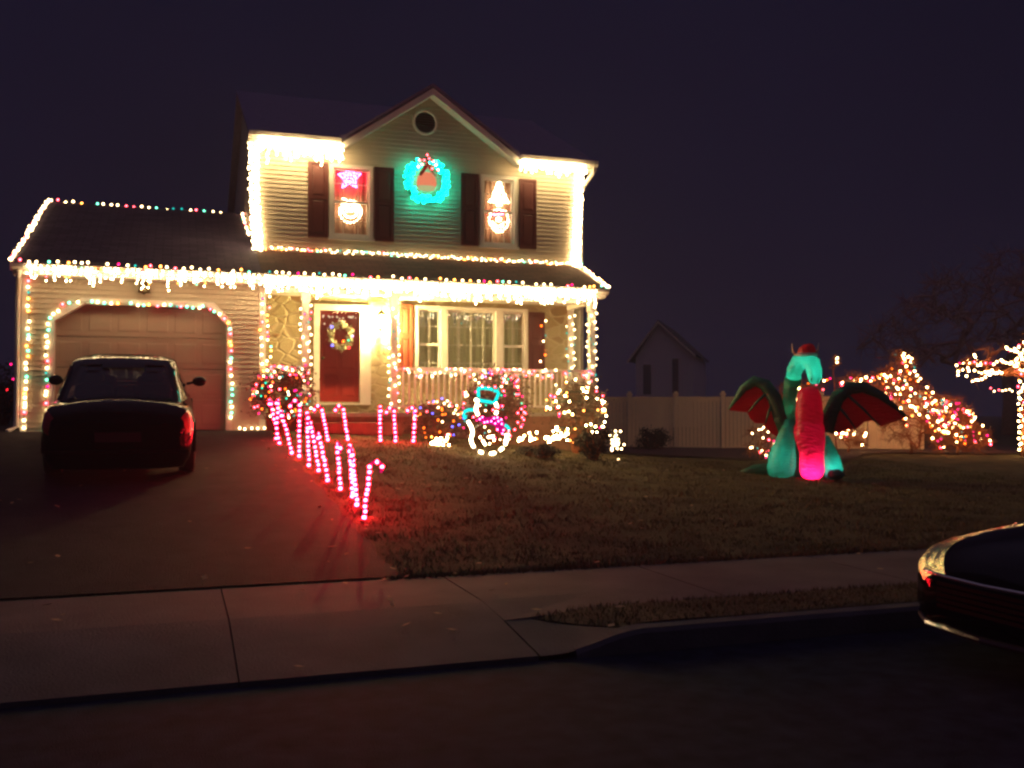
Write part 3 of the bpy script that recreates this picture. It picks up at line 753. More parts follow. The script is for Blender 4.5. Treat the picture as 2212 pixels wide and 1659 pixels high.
# icicle strings
def icicle(label, x0, x1, Y, ztop, dens, lmin, lmax, c, r, extra=()):
    bl = []; paths = [[(x0, Y, ztop), (x1, Y, ztop)]]; x = x0
    while x < x1:
        L = rnd(lmin, lmax) * (1.35 if random.random() < .12 else 1); z = ztop; path = [(x, Y, ztop)]
        while z > ztop - L:
            q = Vector((x + rnd(-.018, .018), Y + rnd(-.02, .02), z)); path.append(q)
            bl.append((q, pick((c, 20), *extra))); z -= rnd(.035, .065)
        paths.append(path); x += dens * rnd(.6, 1.4)
    return light_string(label, bl, r, paths, group=GH, cat='icicle lights', name='icicle_lights')
icicle('warm icicle lights with a few coloured bulbs hanging from the garage gutter', .12, 3.85, -.535, 3.92,   .075, .08, .26, 'icicle', .0125, (('redw', 1.2), ('greenw', .8), ('amberw', 1.6)))
icicle('dense white icicle lights hanging from the porch gutter', 3.88, 10.12, -.535, 3.90, .058, .12, .30, 'icicle', .0145)
icicle('blazing icicle lights under the upper left eave', 3.86, 5.40, .80, 6.68, .045, .14, .36, 'strip', .021)
icicle('blazing icicle lights under the upper right eave', 9.02, 10.50, .80, 6.68, .045, .12, .26, 'strip', .021)
# porch roof top, hip end
p = poly_pts([(4.0, YW - .12, rz(YW) + .02), (10.5, YW - .12, rz(YW) + .02)], .042, .03); light_string('crowded coloured string where the porch roof meets the upstairs wall', [(q, mcol(('warm', 5))) for q in p], .0165, group=GH)
p = poly_pts([(10.40, YW - .1, rz(YW) + .02), (10.41, .4, rz(.4) + .06), (10.41, -.45, 4.0)], .045, .02); light_string('bright string down the right end of the porch roof', [(q, mcol(('warm', 9))) for q in p], .02, group=GH)
# blazing corner strips
def strip(label, pts, Y):
    bl = []
    for k in range(5): bl += [(q, 'strip') for q in poly_pts([v + Vector(((k - 2) * .036, 0, 0)) for v in px_line(pts, Y)], .06, .02)]
    return light_string(label, bl, .021, group=GH)
strip('blazing white strip down the left corner of the upper storey', [(547, 310), (549, 430), (557, 548)], YW - .07)
strip('blazing white strip down the right corner of the upper storey', [(1252, 378), (1248, 480), (1243, 574)], YW - .07)
# garage strings
p = poly_pts(px_line([(62, 582), (62, 680), (57, 800), (52, 925)], -.05), .092, .018, .06); light_string('coloured string down the left garage corner', [(q, mcol()) for q in p], .022, group=GH)
arch = [(100, 925), (102, 705), (112, 680), (142, 655), (165, 651), (320, 659), (445, 664), (474, 675), (496, 702), (500, 800), (500, 908)]
p = poly_pts(px_line(arch, -.055), .10, .018, .07); light_string('coloured string framing the garage door', [(q, mcol(('greenw', .7))) for q in p], .022, group=GH)
gp = [Vector((x, -.12, gz(x, -.12) + .05)) for x in (3.45, 3.6, 3.75, 3.95)]
p = poly_pts(gp, .10, .01); light_string('short low string on the ground right of the garage door', [(q, 'warm') for q in p], .02, group=GH)
p = poly_pts(px_line([(581, 622), (579, 700), (583, 770), (573, 805)], -.08), .085, .03, .1) + poly_pts(px_line([(567, 800), (563, 720), (568, 640)], -.06), .14, .02)
light_string('coloured string looped down the right garage corner', [(q, mcol(('pink', .8))) for q in p], .02, group=GH)
# posts wrapped in lights
def wrap(label, x, y0, z0, z1, n, cols, r=.02, rad=.10):
    bl = []
    for k in range(n):
        t = k / (n - 1); a = k * 1.9 + rnd(-.3, .3); bl.append(((x + rad * math.cos(a), y0 + rad * math.sin(a), z0 + (z1 - z0) * t + rnd(-.02, .02)), pick(*cols)))
    path = [Vector(b[0]) for b in bl]
    return light_string(label, bl, r, [path], group=GH)
PC = (('warm', 5), ('redw', 1.5), ('cyan', 1.2), ('pink', .5))
wrap('string wrapped around the porch post left of the front door', posts['a'], PY, FZ + .1, 3.5, 48, PC)
wrap('string wrapped around the porch post right of the lantern', posts['b'], PY, FZ + .1, 3.5, 44, PC)
wrap('string wrapped around the end porch post', posts['c'], PY, FZ + .5, 3.5, 34, (('warm', 7), ('cyan', 1.2)))
wrap('string on the white corner board at the end of the stone wall', 10.27, YW - .02, FZ + .5, 3.6, 34, (('warm', 5), ('cyan', 1.6)), rad=.09)
wrap('sparse string beside the dark red shutter right of the picture window', at(1171, 740, YW).x, YW - .05, 2.1, 3.45, 14, (('warm', 4), ('cyan', 1.5), ('amber', 1.5)), rad=.06)
# railing garlands
def garland(label, x0, x1, n):
    bl = []
    for k in range(n):
        x = rnd(x0, x1); bl.append(((x, PY - .05 - rnd(0, .03), FZ + .84 - abs(random.gauss(0, .09))), pick(('warm', 4), ('redw', 3), ('cyan', 1.5), ('pink', 1))))
    bl.sort(key=lambda b: b[0][0]); return light_string(label, bl, .018, group=GH)
garland('short garland of lights on the left porch railing', 3.95, posts['a'], 18)
garland('garland of coloured lights along the long porch railing', posts['b'], posts['c'], 85)

# ---- upstairs window silhouettes (wire frames carrying bulbs, hung inside the glass)
def inside(p, poly):
    x, y = p; c = False; j = len(poly) - 1
    for i in range(len(poly)):
        if (poly[i][1] > y) != (poly[j][1] > y) and x < (poly[j][0] - poly[i][0]) * (y - poly[i][1]) / (poly[j][1] - poly[i][1]) + poly[i][0]: c = not c
        j = i
    return c
def silhouette(label, cpx, outline, bulbs, r, fills=()):
    c = at(*cpx, YW + .10); root = thing('window_light', c, label, 'window light', 'lit figures in the upstairs windows')
    P = lambda x, y: at(cpx[0] + x, cpx[1] + y, YW + .10)
    mb = MB()
    for o in outline: mb.tube([P(*q) for q in o], .007, 5, closed=True)
    mb.build('wire_frame', WIRE, root)
    for poly, col in fills:
        fx = [q[0] for q in poly]; fy = [q[1] for q in poly]; yy = min(fy) + 3
        while yy < max(fy):
            xx = min(fx) + 2 + rnd(0, 2)
            while xx < max(fx):
                if inside((xx, yy), poly): bulbs.append((xx + rnd(-1, 1), yy + rnd(-1, 1), col))
                xx += 6.5
            yy += 6
    put_bulbs(root, [(P(x, y), col) for x, y, col in bulbs], r)
def along(pts, step, col, closed=True, jit=.6):
    out = []; pp = pts + ([pts[0]] if closed else [])
    for (a, b), (c, d) in zip(pp, pp[1:]):
        n = max(1, round(math.hypot(c - a, d - b) / step))
        out += [(a + (c - a) * k / n + rnd(-jit, jit), b + (d - b) * k / n + rnd(-jit, jit), col) for k in range(n)]
    return out
BC['star'] = (95, 3.2, 11); BM['star'] = emit('bulb_star', BC['star'])
star = [(math.sin(k * math.pi / 5) * (25 if k % 2 == 0 else 13), -math.cos(k * math.pi / 5) * (25 if k % 2 == 0 else 13)) for k in range(10)]
star2 = [(x * .55, y * .55) for x, y in star]
silhouette('red lit star in the upper left window', (755, 384), [star], along(star, 4.5, 'star') + along(star2, 6, 'star'), .016, [(star2, 'star')])
circ = lambda rx, ry, n, cy=0: [(rx * math.sin(2 * math.pi * k / n), cy - ry * math.cos(2 * math.pi * k / n)) for k in range(n)]
orn = circ(23, 24, 20, 4)
silhouette('white lit round ornament in the upper left window, under the star', (757, 453), [orn], along(orn, 5, 'silh') + along(circ(17, 17, 14, 0), 5, 'silh') + along(circ(11, 9, 9, -6), 5, 'silh') + along([(-12, -22), (-16, -24), (-8, -20)], 4, 'silh', False), .018, [(circ(19, 12, 14, -7), 'silh')])
tree = [(0, -27), (7, -12), (5, -12), (13, 4), (10, 4), (21, 20), (4, 20), (4, 27), (-4, 27), (-4, 20), (-21, 18), (-10, 3), (-13, 3), (-5, -12), (-7, -12)]
silhouette('white lit Christmas tree in the upper right window', (1078, 417), [tree], along(tree, 4.5, 'silh') + along([(0, -14), (0, 18)], 5, 'silh', False) + along([(-10, 12), (10, 12)], 5, 'silh', False), .018, [(tree, 'silh')])
face = [(-14, -20), (0, -24), (15, -20), (20, -8), (22, 2), (17, 15), (8, 24), (-4, 25), (-13, 17), (-19, 6), (-20, -5), (-17, -14)]
silhouette('white lit bearded face with red hat band in the upper right window, below the tree', (1077, 476), [face], along(face, 4.5, 'silh') + along([(-15, -12), (14, -14)], 4, 'star', False) + along([(-12, 4), (-6, 13), (6, 13), (12, 4)], 4.5, 'silh', False) + along(circ(5, 4, 6, -2), 4, 'silh'), .017, [([(-18, 0), (-8, 4), (0, 12), (8, 4), (20, 0), (15, 14), (7, 22), (-4, 23), (-12, 15)], 'silh')])

# ---- big lit wreath on the gable wall
wc = at(921, 392, YW - .10)
wt = thing('wreath', wc, 'large glowing turquoise wreath with red bow on the wall between the upstairs windows', 'wreath')
mb = MB()
for k in range(1500):
    a = rnd(0, 6.283); b = rnd(0, 6.283); rr = .39 + .075 * math.cos(b); y = .06 * math.sin(b)
    p0 = Vector((wc.x + rr * math.cos(a), wc.y + y, wc.z + rr * math.sin(a))); d = Vector((rnd(-1, 1), rnd(-1, .6), rnd(-1, 1))).normalized() * .05
    s_ = d.cross(Vector((rnd(-1, 1), rnd(-1, 1), rnd(-1, 1)))).normalized() * .005
    mb.quad(p0 - s_, p0 + s_, p0 + d)
mb.tube([(wc.x + .39 * math.cos(a), wc.y, wc.z + .39 * math.sin(a)) for a in [2 * math.pi * k / 40 for k in range(40)]], .055, 8, closed=True)
mb.build('foliage', TIN, wt, fix=False)
bl = []
for k in range(110):
    a = 2 * math.pi * k / 110 + rnd(-.03, .03); rr = .39 + rnd(-.085, .085)
    if abs(a - math.pi / 2) < .35 and random.random() < .7: continue
    bl.append((Vector((wc.x + rr * math.cos(a), wc.y - .055 - rnd(0, .02), wc.z + rr * math.sin(a))), 'wreath'))
put_bulbs(wt, bl, .026)
mb = MB()   # bow: two loops, knot, tails
bw = wc + Vector((0, -.09, .33))
for sx in (-1, 1):
    loop = [bw + Vector((sx * x, -.01 * i, z)) for i, (x, z) in enumerate(((0, 0), (.07, .07), (.17, .09), (.20, .0), (.13, -.06), (.02, -.01)))]
    mb.loft([[q + Vector((0, -.03, 0)) for q in loop], [q + Vector((0, .03, 0)) for q in loop]], cap=False, closed=False)
    tail = [bw, bw + Vector((sx * .07, -.01, -.12)), bw + Vector((sx * .16, -.02, -.24))]
    mb.loft([[q + Vector((-.03, 0, .01)) for q in tail], [q + Vector((.03, 0, -.01)) for q in tail]], cap=False, closed=False)
mb.ell(bw + Vector((0, -.02, 0)), .04, .04, .045, 10, 8)
mb.build('bow', REDCL, wt)
put_bulbs(wt, [(bw + Vector((x, -.06, z)), 'redw') for x, z in ((-.17, .05), (-.08, .06), (.02, .1), (.1, .05), (.16, -.02), (-.12, -.03), (-.02, .17), (.2, -.12), (-.2, -.08), (.08, -.1))], .02)
mb = MB(); oc = wc + Vector((0, -.02, .02))
mb.loft([[(oc.x + r * math.cos(a), oc.y + .5 * r * math.sin(a), oc.z + z) for a in [2 * math.pi * k / 20 for k in range(20)]] for r, z in ((.03, .17), (.10, .15), (.17, .08), (.20, 0), (.205, -.08), (.19, -.12))]); mb.build('bell', emit('lit_plastic_bell', (1.0, .28, .14), .85), wt, smooth=True)
mb = MB(); mb.loft([[(oc.x + r * math.cos(a), oc.y + .5 * r * math.sin(a), oc.z + z) for a in [2 * math.pi * k / 20 for k in range(20)]] for r, z in ((.17, -.121), (.18, -.15), (.16, -.20), (.1, -.21))]); mb.build('bell_rim', emit('lit_plastic_rim', (.62, .66, .30), .75), wt, smooth=True)

# ---- wreath on the front door
dc = at(736, 722, YW - .04)
dw = thing('wreath', dc, 'pale heart-like wreath with five small coloured lights on the front door', 'wreath')
mb = MB()
hp = [(math.copysign(abs(math.sin(t)) ** 1.2, math.sin(t)) * .20, (.20 * math.cos(t) if math.cos(t) > 0 else .27 * math.cos(t))) for t in [2 * math.pi * k / 30 for k in range(30)]]
for k in range(750):
    x, z = random.choice(hp); p0 = dc + Vector((x + random.gauss(0, .03), rnd(-.04, .01), z + random.gauss(0, .03)))
    d = Vector((rnd(-1, 1), rnd(-1, .3), rnd(-1, 1))).normalized() * .05; s_ = d.cross(Vector((rnd(-1, 1), rnd(-1, 1), rnd(-1, 1)))).normalized() * .012
    mb.quad(p0 - s_, p0 + d * .5 - s_ * .3, p0 + d, p0 + s_)
mb.tube([dc + Vector((x, 0, z)) for x, z in hp], .018, 5, closed=True)
mb.build('foliage', mat('pale_leaves', (.42, .38, .24), .7, noise=.3), dw, fix=False)
put_bulbs(dw, [(at(x, y, YW - .09), c_, .02) for x, y, c_ in ((717, 706, 'blue'), (718, 746, 'blue'), (762, 726, 'violet'), (753, 735, 'green'), (742, 737, 'amber'), (754, 751, 'red'))], .018)

# ================================================================== BUSHES
def bush(label, c, rad, nleaf, m=LEAF, leaf=.05, bulbs=(), br=.017, group='shrubs in front of the house', blabel=None, name='shrub'):
    c = Vector(c); z0 = gz(c.x, c.y); root = thing(name, (c.x, c.y, z0), label, 'shrub', group)
    clumps = []
    for _ in range(26):
        u = Vector((random.gauss(0, 1), random.gauss(0, 1), random.gauss(0, 1))).normalized() * rnd(.45, .92)
        clumps.append((Vector((c.x + u.x * rad[0], c.y + u.y * rad[1], c.z + u.z * rad[2])), rnd(.18, .34)))
    mb = MB()
    for _ in range(nleaf):
        q, s = random.choice(clumps); o = Vector((random.gauss(0, 1), random.gauss(0, 1), random.gauss(0, 1))) * .5
        p0 = q + Vector((o.x * rad[0] * s * 1.3, o.y * rad[1] * s * 1.3, o.z * rad[2] * s * 1.3))
        if p0.z < z0 + .01: continue
        d = (Vector((rnd(-1, 1), rnd(-1, 1), rnd(-.6, 1))).normalized()) * leaf * rnd(.7, 1.4); sd = d.cross(Vector((rnd(-1, 1), rnd(-1, 1), rnd(-1, 1)))).normalized() * leaf * .28
        mb.quad(p0, p0 + d * .5 + sd, p0 + d, p0 + d * .5 - sd)
    mb.build('foliage', m, root, fix=False)
    mb = MB()
    for q, _ in clumps:
        b0 = Vector((c.x + rnd(-.06, .06), c.y + rnd(-.06, .06), z0 - .02)); md = (b0 + q) / 2 + Vector((rnd(-.1, .1) * rad[0], rnd(-.1, .1), .1 * rad[2]))
        mb.tube([b0, md, q], [.014, .009, .004], 5)
    mb.build('stems', BARK, root)
    if bulbs:
        bl = []
        n, cols = bulbs; path = []
        for _ in range(n):
            while True:
                u = Vector((random.gauss(0, 1), random.gauss(0, 1), random.gauss(0, 1))).normalized()
                if u.dot(Vector((-.3, -.9, .25))) > -.1: break
            k = rnd(.85, 1.06); q = Vector((c.x + u.x * rad[0] * k, c.y + u.y * rad[1] * k, max(z0 + .04, c.z + u.z * rad[2] * k))); bl.append((q, pick(*cols)))
        bl.sort(key=lambda b: b[0].z); light_string(blabel, bl, br, group='strings of lights on shrubs and trees')
def pb(px, py, Y): return at(px, py, Y)
BU = (('shrub', 2), ('pink', 1.4), ('cyan', 1.2), ('amber', 1.6), ('warm', 1.5), ('green', .8))
q = pb(608, 852, -.75); bush('round shrub with coloured lights at the right garage corner', (q.x, -.75, q.z), (.50, .42, .48), 4200, bulbs=(95, BU), blabel='coloured lights on the round shrub at the garage corner')
q = pb(1075, 880, -.95); bush('tall shrub with pink and white lights before the porch railing', (q.x, -.75, q.z), (.66, .4, .66), 5200, bulbs=(92, (('shrub', 4), ('pink', 2), ('warm', 2.4), ('blue', .6), ('green', .7), ('cyan', .5))), blabel='pink and white lights on the tall shrub behind the lit snowman')
q = pb(950, 905, -.95); bush('low shrub with sparse lights left of the lit snowman', (q.x, -.85, q.z), (.46, .38, .36), 3000, bulbs=(52, (('amber', 2), ('warm', 2), ('redw', 1), ('blue', 1))), blabel='sparse coloured lights on the low shrub left of the snowman')
q = pb(1250, 890, -1.0); bush('round shrub with warm lights at the end of the porch', (q.x, -.9, q.z), (.60, .45, .58), 4600, bulbs=(74, (('bed', 6), ('amberw', 3), ('shrub', 1.2), ('pink', .8))), blabel='warm lights on the round shrub at the end of the porch')
q = pb(1281, 955, -1.9); bush('dark unlit shrub before the warm lit shrub', (q.x, -1.9, q.z), (.32, .3, .30), 2200, LEAFD)
q = pb(1165, 975, -2.4); bush('low dark ground plant right of the lit snowman', (q.x, -2.4, q.z), (.42, .3, .13), 1700, LEAFD, .04)
q = pb(1408, 960, 5.6); bush('dark shrub before the white fence', (q.x, 5.6, max(q.z, gz(q.x, 5.6) + .22)), (.5, .4, .36), 2600, LEAFD, .07)
# bed string and clump
bl = []
for k in range(120):
    t = random.random(); px = 928 + 305 * t; py = 955 - 12 * t + random.gauss(0, 6)
    if 975 < px < 1118 and random.random() < .93: continue
    q = at(px, py, -1.7 - .2 * math.sin(t * 9)); q.z = max(q.z, gz(q.x, q.y) + .03); bl.append((q, pick(('bed', 8), ('amberw', 1))))
bl.sort(key=lambda b: b[0].x); light_string('thick warm string lying along the flower bed at the foot of the shrubs', bl, .0175, group='strings of lights on shrubs and trees')
bl = [(at(1330 + random.gauss(0, 7), 955 + random.gauss(0, 10), -1.5), 'warm') for _ in range(26)]
light_string('small bright bundle of warm lights right of the dark shrub', bl, .02, group='strings of lights on shrubs and trees')

# ================================================================== SNOWMAN
SY = -2.7
def zs(x, y): return at(829.5 + .2396 * x, 587.6 + .2396 * y, SY)
sb = zs(945, 1645)
sn = thing('snowman_light', (sb.x, SY, gz(sb.x, SY)), 'lit wire snowman with turquoise hat and pink scarf on the lawn', 'snowman')
def rope(name, polys, col, r, wire=True):
    mb = MB()
    for pl in polys: mb.tube([zs(*q) for q in pl], r, 7)
    return mb.build(name, BM[col], sn, smooth=True)
rope('hat', [[(848, 1050), (900, 1046), (958, 1052), (978, 1062)], [(990, 1072), (1020, 1072), (1033, 1090), (1020, 1130), (1000, 1172), (980, 1180)], [(970, 1176), (930, 1168), (872, 1160)], [(848, 1052), (850, 1085), (853, 1128)], [(856, 1145), (872, 1160)]], 'ropecyan', .026)
rope('arm', [[(812, 1243), (760, 1243), (730, 1256), (715, 1276), (722, 1300), (737, 1322)]], 'ropecyan', .026)
rope('arm', [[(1090, 1378), (1115, 1395), (1132, 1425)]], 'ropecyan', .026)
def ring(cx, cy, rx, ry, a0, a1, n): return [(cx + rx * math.sin(R(a0 + (a1 - a0) * k / n)), cy - ry * math.cos(R(a0 + (a1 - a0) * k / n))) for k in range(n + 1)]
rope('head', [[(822, 1148), (850, 1168)], ring(925, 1232, 96, 92, 300, 232, 8), ring(925, 1232, 96, 92, 55, 80, 3), ring(925, 1232, 96, 92, 105, 122, 3)], 'rope', .024)
rope('body', [[(758, 1345), (785, 1390), (800, 1440), (790, 1490)], ring(945, 1498, 162, 140, 270, 235, 4), ring(945, 1498, 162, 140, 212, 200, 2), ring(945, 1498, 162, 140, 176, 160, 3), ring(945, 1498, 162, 140, 142, 128, 3), ring(945, 1498, 162, 140, 116, 75, 5)], 'rope', .024)
rope('button', [[(890, 1520), (915, 1560)], [(935, 1490), (990, 1480)], [(950, 1545), (955, 1550)]], 'rope', .018)
sc = [(850, 1318), (880, 1300), (930, 1312), (1000, 1300), (1045, 1305), (1075, 1335), (1105, 1385), (1095, 1425), (1065, 1455), (1040, 1440), (1005, 1390), (960, 1372), (900, 1368), (865, 1345)]
mb = MB(); mb.prism([zs(*q) + Vector((0, .01, 0)) for q in sc], (0, .025, 0)); mb.build('scarf', emit('scarf_glow', (.62, .004, .20), 1.0), sn)
put_bulbs(sn, [(zs(*q) + Vector((0, -.012, 0)), 'star') for q in ((862, 1325), (885, 1308), (905, 1355), (930, 1350), (965, 1345), (990, 1318), (1020, 1312), (1055, 1330), (1000, 1365), (1020, 1420), (1060, 1370), (1075, 1425), (1065, 1455), (1030, 1345))], .012)
mb = MB()
for s_ in (-70, 70): a = zs(945 + s_, 1620); mb.tube([a, Vector((a.x, SY + .02, gz(a.x, SY) - .05))], .008, 5)
mb.tube([zs(*q) + Vector((0, .03, 0)) for q in ring(945, 1498, 162, 140, 0, 360, 30)], .006, 5); mb.tube([zs(*q) + Vector((0, .03, 0)) for q in ring(925, 1232, 96, 92, 0, 360, 24)], .006, 5)
mb.tube([zs(925, 1324) + Vector((0, .03, 0)), zs(935, 1358) + Vector((0, .03, 0))], .006, 5); mb.tube([zs(815, 1243) + Vector((0, .03, 0)), zs(840, 1240) + Vector((0, .03, 0))], .006, 5)
mb.build('wire_frame', WIRE, sn)

# ================================================================== CANDY CANES
CANEM = emit('cane_tube', (.72, .006, .13), 1.0)
def zc(x, y): return ((600 + .3014 * x) * .8641, (900 + .3014 * y) * .8641)
def cane(label, base, top, hook, Y=None, n=11):
    bx, by = zc(*base); tx, ty = zc(*top)
    b = ground_hit(bx, by) if Y is None else at(bx, by, Y)
    b.z = gz(b.x, b.y)
    D = (b - CAM).dot(FWD); t = atd(tx, ty, D); t.z = b.z + (atd(tx, ty, D).z - atd(bx, by, D).z)
    h = Vector(hook).normalized() * .13
    up = (t - b).normalized()
    root = thing('candy_cane', b, label, 'candy cane', 'lit candy canes along the driveway and path')
    st = b + (t - b) * .90
    path = [b - up * .05, b + (t - b) * .45, st] + [st + h * (.5 - .5 * math.cos(a)) + up * (.065 * math.sin(a)) for a in [math.pi * k / 7 for k in range(1, 8)]] + [st + h - up * .06]
    MB().tube(path, .017, 8).build('stick', CANEM, root, smooth=True)
    pts = [b + (t - b) * (.04 + .86 * k / (n - 1)) for k in range(n)] + [st + h * .5 + up * .065, st + h + up * .0]
    put_bulbs(root, [(q + Vector((rnd(-.006, .006), -.01, rnd(-.01, .01))), 'cane', .0215 if i else .026) for i, q in enumerate(pts)], .0215)
tow = (CAM - Vector((4, -4, 1))); tow.z = 0; back = -tow
cane('lit candy cane nearest the street, its hook turned right', (1025, 1320), (1082, 845), RGT, n=10)
cane('second lit candy cane from the street', (972, 1225), (925, 745), (-.2, -1, 0), n=11)
cane('third lit candy cane from the street, close behind the second', (934, 1150), (908, 716), (-.2, -1, 0), n=11)
cane('fourth lit candy cane from the street, standing alone', (833, 1075), (803, 690), (.1, -1, 0), n=9)
cane('fifth lit candy cane from the street, leaning left', (733, 1008), (648, 606), (-.3, -1, 0), n=10)
cane('sixth lit candy cane from the street', (655, 932), (585, 520), (-.3, -1, 0), n=10)
cane('seventh lit candy cane from the street', (572, 885), (556, 440), (-.1, -1, 0), n=11)
cane('eighth lit candy cane from the street, its hook turned left', (490, 820), (492, 330), -RGT, n=11)
cane('ninth lit candy cane from the street, leaning left', (430, 785), (345, 430), (-.3, -1, 0), n=9)
cane('lit candy cane tenth along the driveway row', (328, 703), (252, 330), (-.3, -1, 0), n=9)
cane('lit candy cane at the house end of the driveway row', (300, 665), (318, 325), (-.3, -1, 0), n=8)
cane('lit candy cane leaning left before the porch post', (727, 610), (676, 328), -RGT, Y=-1.5, n=9)
cane('lit candy cane leaning left before the red front door', (893, 606), (852, 320), -RGT, Y=-1.5, n=9)
cane('lit candy cane seen edge-on right of the porch step', (1167, 598), (1156, 318), (0, -1, 0), Y=-1.5, n=8)
cane('lit candy cane in the middle of the three right of the step', (1290, 608), (1274, 330), -RGT, Y=-1.5, n=8)
cane('rightmost lit candy cane, beside the low shrub', (1437, 608), (1455, 318), -RGT, Y=-1.5, n=8)

# ================================================================== DRAGON
DB = ground_hit(1742, 1034); DBZ = gz(DB.x, DB.y)
df = (CAM - DB); df.z = 0; df.normalize(); dr = Vector((-df.y, df.x, 0)) * 1.0
if dr.dot(RGT) < 0: dr = -dr
def dl(a, b, z): return Vector((DB.x, DB.y, DBZ)) + dr * a + df * b + Vector((0, 0, z))
DM = Matrix((dr, df, Vector((0, 0, 1)))).transposed()
dg = thing('inflatable_dragon', (DB.x, DB.y, DBZ), 'tall inflatable green dragon with red wings, lit pink belly and Santa hat on the lawn', 'inflatable')
GRN = fabric('dragon_green', (.03, .50, .34)); RED = fabric('dragon_red', (.75, .02, .025), .7); PINK = fabric('dragon_belly', (.85, .006, .085), .75); DGRN = fabric('dragon_dark_green', (.03, .16, .10), .3)
WHT = fabric('dragon_white', (.8, .8, .8))
mb = MB(); mb.ell(dl(-.06, -.2, .62), .40, .34, .66, 20, 14, DM); mb.build('body', GRN, dg, smooth=True)
def stack(prof, ca, cb, sq=.8): return [[dl(ca(z) + r * math.cos(t), cb + r * sq * math.sin(t), z) for t in [2 * math.pi * k / 20 for k in range(20)]] for r, z in prof]
mb = MB(); mb.loft(stack([(.01, .0), (.11, .012), (.175, .06), (.20, .15), (.20, .30), (.20, .45), (.225, .56), (.25, .68), (.255, .80), (.245, .89), (.222, .95), (.222, 1.0), (.23, 1.1), (.215, 1.28), (.195, 1.42), (.15, 1.53), (.03, 1.58)], lambda z: .09 - .035 * sm(.4, .8, z), .22)); mb.build('belly', PINK, dg, smooth=True)
mb = MB()
nk = [(-.20, -.12, .75), (-.27, -.08, 1.1), (-.27, -.06, 1.35), (-.25, -.04, 1.55), (-.205, -.012, 1.71)]
mb.tube([dl(*q) for q in nk], [.17, .13, .115, .12, .15], 14); mb.build('neck', GRN, dg, smooth=True)
mb = MB(); mb.tube([dl(*q) for q in ((-.20, -.01, 1.72), (-.185, .02, 1.86), (-.11, .05, 1.99), (0, .09, 2.03), (.10, .15, 1.97), (.145, .19, 1.84), (.15, .21, 1.72), (.145, .215, 1.64), (.14, .215, 1.61))], [.125, .135, .145, .15, .145, .13, .115, .09, .03], 16); hd = mb.build('head', GRN, dg, smooth=True)
mb = MB()
for s_ in (-1, 1): mb.ell(dl(.145 + s_ * .05, .30, 1.70), .014, .012, .018, 8, 6, DM)
mb.build('nostrils', DGRN, hd, smooth=True)
mb = MB()
for s_ in (-1, 1): mb.tube([dl(s_ * .15, .03, 2.1), dl(s_ * .21, .02, 2.22), dl(s_ * .22, .0, 2.33)], [.025, .016, .004], 8)
mb.build('horns', mat('horn_fabric', (.6, .5, .35), .7), dg, smooth=True)
mb = MB(); mb.loft([[dl(.02 + ca + r * math.cos(t), .06 + r * .9 * math.sin(t), z) for t in [2 * math.pi * k / 16 for k in range(16)]] for r, ca, z in ((.155, 0, 2.13), (.15, 0, 2.19), (.13, .01, 2.25), (.08, .03, 2.30), (.02, .05, 2.32))]); ht = mb.build('santa_hat', RED, dg, smooth=True)
mb = MB(); mb.tube([dl(.02 + .155 * math.cos(t), .06 + .145 * math.sin(t), 2.12) for t in [2 * math.pi * k / 20 for k in range(20)]], .035, 8, closed=True); mb.build('hat_band', WHT, ht, smooth=True)
def wing(s_, arm, mem, ribs):
    mb = MB(); mb.tube([dl(a, -.05, z) for a, z in arm], [.13, .13, .125, .115, .10, .075, .02], 10); wg = mb.build('wing', DGRN, dg, smooth=True)
    mb = MB(); mb.prism([dl(a, -.02, z) for a, z in mem], -df * .05); mb.build('membrane', RED, wg)
    mb = MB()
    for (a, z), (c, d) in ribs: mb.tube([dl(a, .0, z), dl((a + c) / 2, .05, (z + d) / 2 + .02), dl(c, .0, d)], [.026, .022, .01], 8)
    mb.build('rib', DGRN, wg, smooth=True)
wing(-1, [(-.30, .70), (-.42, 1.05), (-.52, 1.38), (-.68, 1.62), (-.86, 1.68), (-1.05, 1.55), (-1.30, 1.18)], [(-.36, .72), (-.48, 1.1), (-.56, 1.4), (-.70, 1.58), (-.86, 1.63), (-1.04, 1.5), (-1.29, 1.17), (-1.12, 1.15), (-.99, 1.14), (-.93, 1.02), (-.85, .95), (-.70, .94), (-.62, .80), (-.50, .72)], [((-.62, 1.5), (-.97, 1.14)), ((-.55, 1.3), (-.68, .94))])
wing(1, [(.32, .80), (.40, 1.12), (.52, 1.40), (.72, 1.55), (.95, 1.56), (1.22, 1.42), (1.62, 1.06)], [(.38, .84), (.45, 1.12), (.56, 1.36), (.74, 1.50), (.95, 1.51), (1.20, 1.38), (1.60, 1.05), (1.42, .98), (1.22, .90), (1.08, 1.0), (.95, .98), (.82, .86), (.68, .84), (.52, .78)], [((.66, 1.45), (1.18, .92)), ((.52, 1.25), (.80, .87))])
mb = MB(); mb.tube([dl(-.26, .0, 1.0), dl(-.29, .02, .82), dl(-.34, .03, .60), dl(-.39, .04, .36), dl(-.42, .05, .17), dl(-.42, .06, .05), dl(-.42, .06, .0)], [.11, .14, .185, .235, .24, .20, .08], 18); mb.build('leg', GRN, dg, smooth=True)
mb = MB(); mb.tube([dl(.30, -.06, .72), dl(.36, -.03, .52), dl(.41, 0, .32), dl(.44, .02, .15), dl(.44, .03, .04), dl(.44, .03, .0)], [.08, .12, .155, .165, .14, .06], 18); mb.build('leg', GRN, dg, smooth=True)
mb = MB(); mb.ell(dl(.48, .16, .09), .14, .19, .09, 14, 10, DM); mb.build('foot', DGRN, dg, smooth=True)
